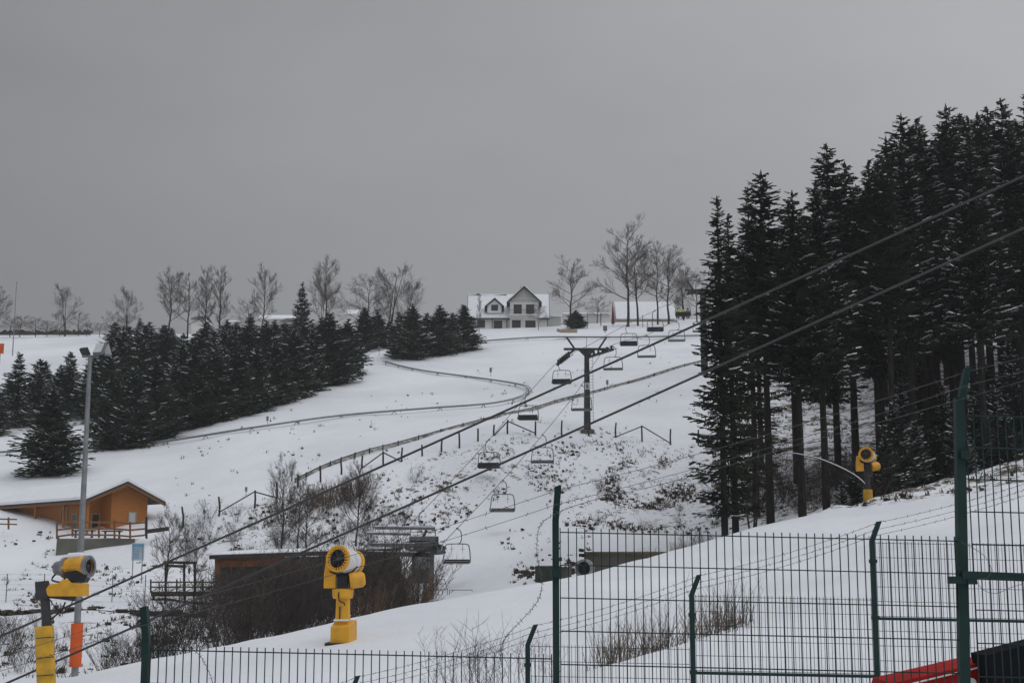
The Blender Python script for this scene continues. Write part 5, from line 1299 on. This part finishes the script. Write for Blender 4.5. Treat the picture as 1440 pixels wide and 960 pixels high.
for k in range(60):
    px = R.choice([R.uniform(725,752), R.uniform(795,815), R.uniform(760,830)]); py = 808+R.uniform(-10,4) if px < 752 else R.uniform(790,806) if px < 815 and px > 790 else R.uniform(768,790)
    c = P(px, py, 86.5); s = R.uniform(.08,.25); m.box((c.x, c.y, c.z), (s*1.4,s,s*.8), Matrix.Rotation(R.uniform(0,3),3,'Z') @ Matrix.Rotation(R.uniform(-.5,.5),3,'X'))
single(m, 'rubble', M_EARTH, 'dark stones and earth around the green box and pipe mouth', 'stones', kind='stuff')

# ------------------------------------------------------------------ two thick cables crossing the view
def cable(pa, pb_, label, sag, r=.04):
    a, b = P(*pa), P(*pb_); pts = [a.lerp(b, i/30)+Vector((0,0,-sag*4*(i/30)*(1-i/30))) for i in range(31)]
    m = MB(); m.tube(pts, r, 8); return single(m, 'overhead_cable', M_CABLE, label, 'cable', 'overhead cables', loc=a, smooth=True)
cable((-260,1009,52), (1780,92,46), 'upper of the two thick cables crossing diagonally before the slope', .12)
cable((-260,1078,52), (1780,166,46), 'lower of the two thick cables crossing diagonally before the slope', .12)

# ------------------------------------------------------------------ green mesh fences
def mesh_fence(posts, d0, slope, panel_h, name, label, rails, crank, wire_r, post_w, bars_dx=.05):
    # posts: list of (px, top_of_post_row, panel_top_row_to_the_right)
    base = P(posts[0][0], posts[0][1], d0); o = thing(name, label, 'fence', (base.x, d0, base.z-2.3))
    XY = [P(p[0], p[1], d0) for p in posts]
    for i, (px, yt, yp) in enumerate(posts):
        v = XY[i]; ptop = P(px, yp if yp else yt, d0).z
        m = MB(); zc = v.z-(crank[1] if crank else .0)
        gz = ground(v.x, d0)-.3; ln = .07 if (d0 < 10 and px > 1000) else 0
        m.beam((v.x-ln, d0, gz), (v.x, d0, zc), post_w, .06, up=(0, 1, 0))
        if crank:
            m.hexa([(v.x-post_w/2,d0-.03,zc),(v.x+post_w/2,d0-.03,zc),(v.x+post_w/2,d0+.03,zc),(v.x-post_w/2,d0+.03,zc),
                    (v.x+crank[0]-post_w/2,d0-.03+crank[2],v.z),(v.x+crank[0]+post_w/2,d0-.03+crank[2],v.z+.01),(v.x+crank[0]+post_w/2,d0+.03+crank[2],v.z+.01),(v.x+crank[0]-post_w/2,d0+.03+crank[2],v.z)])
        for zz in (ptop-.25, ptop-1.02): m.box((v.x, d0-.02, zz), (post_w*1.45, .085, .05))
        m.build('post', M_GREEN, o, world=True)
        if i == len(posts)-1: break
        x0, x1 = v.x+post_w*.7, XY[i+1].x-post_w*.7; zt = P(px, yp, d0).z
        m = MB(); n = int((x1-x0)/bars_dx); f = lambda x: zt-slope*(x-x0)
        for k in range(n+1):
            x = x0+(x1-x0)*k/n; j = R.uniform(-.002, .002); m.beam((x+j, d0, f(x)-panel_h), (x, d0, f(x)+.028), wire_r*2)
        z = 0
        while z < panel_h:
            for dy in (-wire_r*2, wire_r*2): m.beam((x0, d0+dy, f(x0)-z), (x1, d0+dy, f(x1)-z), wire_r*2.2)
            z += .2
        m.build('mesh_panel', M_GREEN, o, world=True)
        if rails:
            m = MB(); m.beam((x0-.02, d0-.03, f(x0)-1.03), (x1+.02, d0-.03, f(x1)-1.03), .035, .04); m.build('rail', M_GREEN, o, world=True)
    return o, XY
# posts of the far fence: every 245 px, rising 72 px each
bposts = [(-8,1094,1124),(247,1022,1052),(492,950,980),(742,878,908),(972,808,838),(1225,733,763),(1478,662,691),(1730,590,620)]
oB, XB = mesh_fence(bposts, 20.0, .02, 2.0, 'mesh_fence', 'farther green wire mesh fence stepping uphill with cranked posts', True, (.11, .27, 0), .0030, .068)
aposts = [(-365,1018,1078),(208,853,913),(781,686,748),(1348,522,584),(1915,358,420)]
oA, XA = mesh_fence(aposts, 8.9, .022, 2.2, 'mesh_fence', 'nearest green wire mesh fence stepping uphill with straight tall posts', False, (.012, .2, -.14), .0030, .040)
# thick top bar of the right hand panel with brackets
m = MB(); m.beam(P(1352, 808, 8.86), P(1915, 828, 8.86), .05, .05); m.build('gate_bar', M_GREEN, oA, world=True)
m = MB(); m.box(P(1348, 815, 8.86), (.13,.03,.045)); m.build('bracket', M_GREEN, oA, world=True)
m = MB(); v = P(1348, 560, 8.9); zz0 = ground(v.x, 8.9); m.beam((v.x-.07, 8.9, zz0), (v.x, 8.9, v.z), .052, .066, up=(0, 1, 0)); m.build('gate_post_sleeve', M_GREEN, oA, world=True)
def barb(pts3, r, par, step=.12, name='barbed_wire'):
    m = MB(); m.tube(pts3, r, 4)
    for i in range(len(pts3)-1):
        a, b = pts3[i], pts3[i+1]; L_ = (b-a).length; n = max(1, int(L_/step))
        for k in range(n):
            p = a.lerp(b, (k+.5)/n); v = Vector((R.uniform(-1,1), R.uniform(-1,1), R.uniform(-1,1))).normalized()*.014*max(1, r/.0014)
            m.beam(p-v, p+v, r*1.6)
    return m.build(name, M_WIRE, par, world=True)
for k, (dx, dz) in enumerate(((.0, .0), (-.045, -.10), (-.09, -.19))):
    pts3 = []
    for v in XB: pts3.append(Vector((v.x+.11+dx, 20.0, v.z-.01+dz)))
    q = []
    for i in range(len(pts3)-1):
        for j in range(8): t = j/8; q.append(pts3[i].lerp(pts3[i+1], t)+Vector((0,0,-.05*4*t*(1-t))))
    barb(q, .0028, oB, .11)
for k, dz in enumerate((-.02, -.085)):
    pts3 = [Vector((v.x+.01, 8.78, v.z+dz-.02*k)) for v in XA]; q = []
    for i in range(len(pts3)-1):
        for j in range(10): t = j/10; q.append(pts3[i].lerp(pts3[i+1], t)+Vector((0,0,-.03*4*t*(1-t))))
    barb(q, .0016, oA, .10)
# third strand, broken loose left of the post
loose = [(1915,395,8.8),(1348,562,8.8),(1150,617,8.8),(952,675,8.8),(845,700,8.8),(800,714,8.8),(772,727,8.8),(758,742,8.8),(755,775,8.8),(759,800,8.8),(762,818,8.8),(760,835,8.8),(751,852,8.8),(731,874,8.8),(713,893,8.8),(706,908,8.8),(704,930,8.8)]
barb(arc([P(*p) for p in loose], 5), .0016, oA, .10, 'loose_barbed_wire')
barb(arc([P(*p) for p in [(258,905,8.85),(278,918,8.85),(288,932,8.85),(298,955,8.85),(300,975,8.85)]], 5), .0015, oA, .10, 'loose_barbed_wire')
m = MB(); m.tube(arc([P(*p) for p in [(1352,762,8.8),(1368,770,8.8),(1385,782,8.8),(1394,800,8.8),(1388,812,8.8),(1374,815,8.8),(1382,828,8.8),(1400,834,8.8),(1420,826,8.8),(1440,820,8.8)]], 6), .0018, 5); m.build('loose_wire', M_WIRE, oA, world=True)

# red and black panels at the lower right, behind the fences
gR = P(1330, 1010, 15)
o = thing('red_trailer_side', 'red sloping side panel with a thin white line behind the fences at lower right', 'trailer', gR)
m = MB(); m.prism([P(1255,960,15), P(1392,928,15), P(1400,1010,15), P(1240,1010,15)], (0,.8,0)); m.build('side_panel', M_RED, o, world=True)
m = MB(); m.prism([P(1275,961.5,14.97), P(1391,933.5,14.97), P(1391,935.5,14.97), P(1283,961.5,14.97)], (0,.02,0)); m.build('white_line', M_WHITEP, o, world=True)
m = MB(); c = P(1365.5, 960, 14.95); m.lathe(c, (0,-1,0), [(0,.001),(0,.055),(.015,.055),(.015,.001)], 15); m.build('white_dot', M_WHITEP, o, world=True)
o = thing('black_tilted_panel', 'black tilted panel beside the red one at the lower right corner', 'panel', P(1430, 1010, 14.6))
m = MB(); m.prism([P(1387,921,14.6), P(1500,892,14.6), P(1500,1010,14.6), P(1406,1010,14.6)], (0,.5,0)); m.build('board', mat('matt_black_board', (.014,.014,.018), .95, .1, 2, spec=.05), o, world=True)

# ------------------------------------------------------------------ thin winter air
ZLO = float(Zd.min())-1.0
m = MB(); m.hexa([(-1400,-60,ZLO),(1400,-60,ZLO),(1400,1700,ZLO),(-1400,1700,ZLO),(-1400,-60,120),(1400,-60,120),(1400,1700,120),(-1400,1700,120)])
hm = bpy.data.materials.new('haze'); hm.use_nodes = True; t = hm.node_tree; t.nodes.clear()
ho = N(t, 'ShaderNodeOutputMaterial'); pv = N(t, 'ShaderNodeVolumePrincipled'); pv.inputs['Color'].default_value = (.9, .91, .93, 1); pv.inputs['Density'].default_value = .00032
t.links.new(pv.outputs[0], ho.inputs['Volume'])
single(m, 'haze', hm, 'thin grey winter haze over the valley', 'haze', kind='stuff')
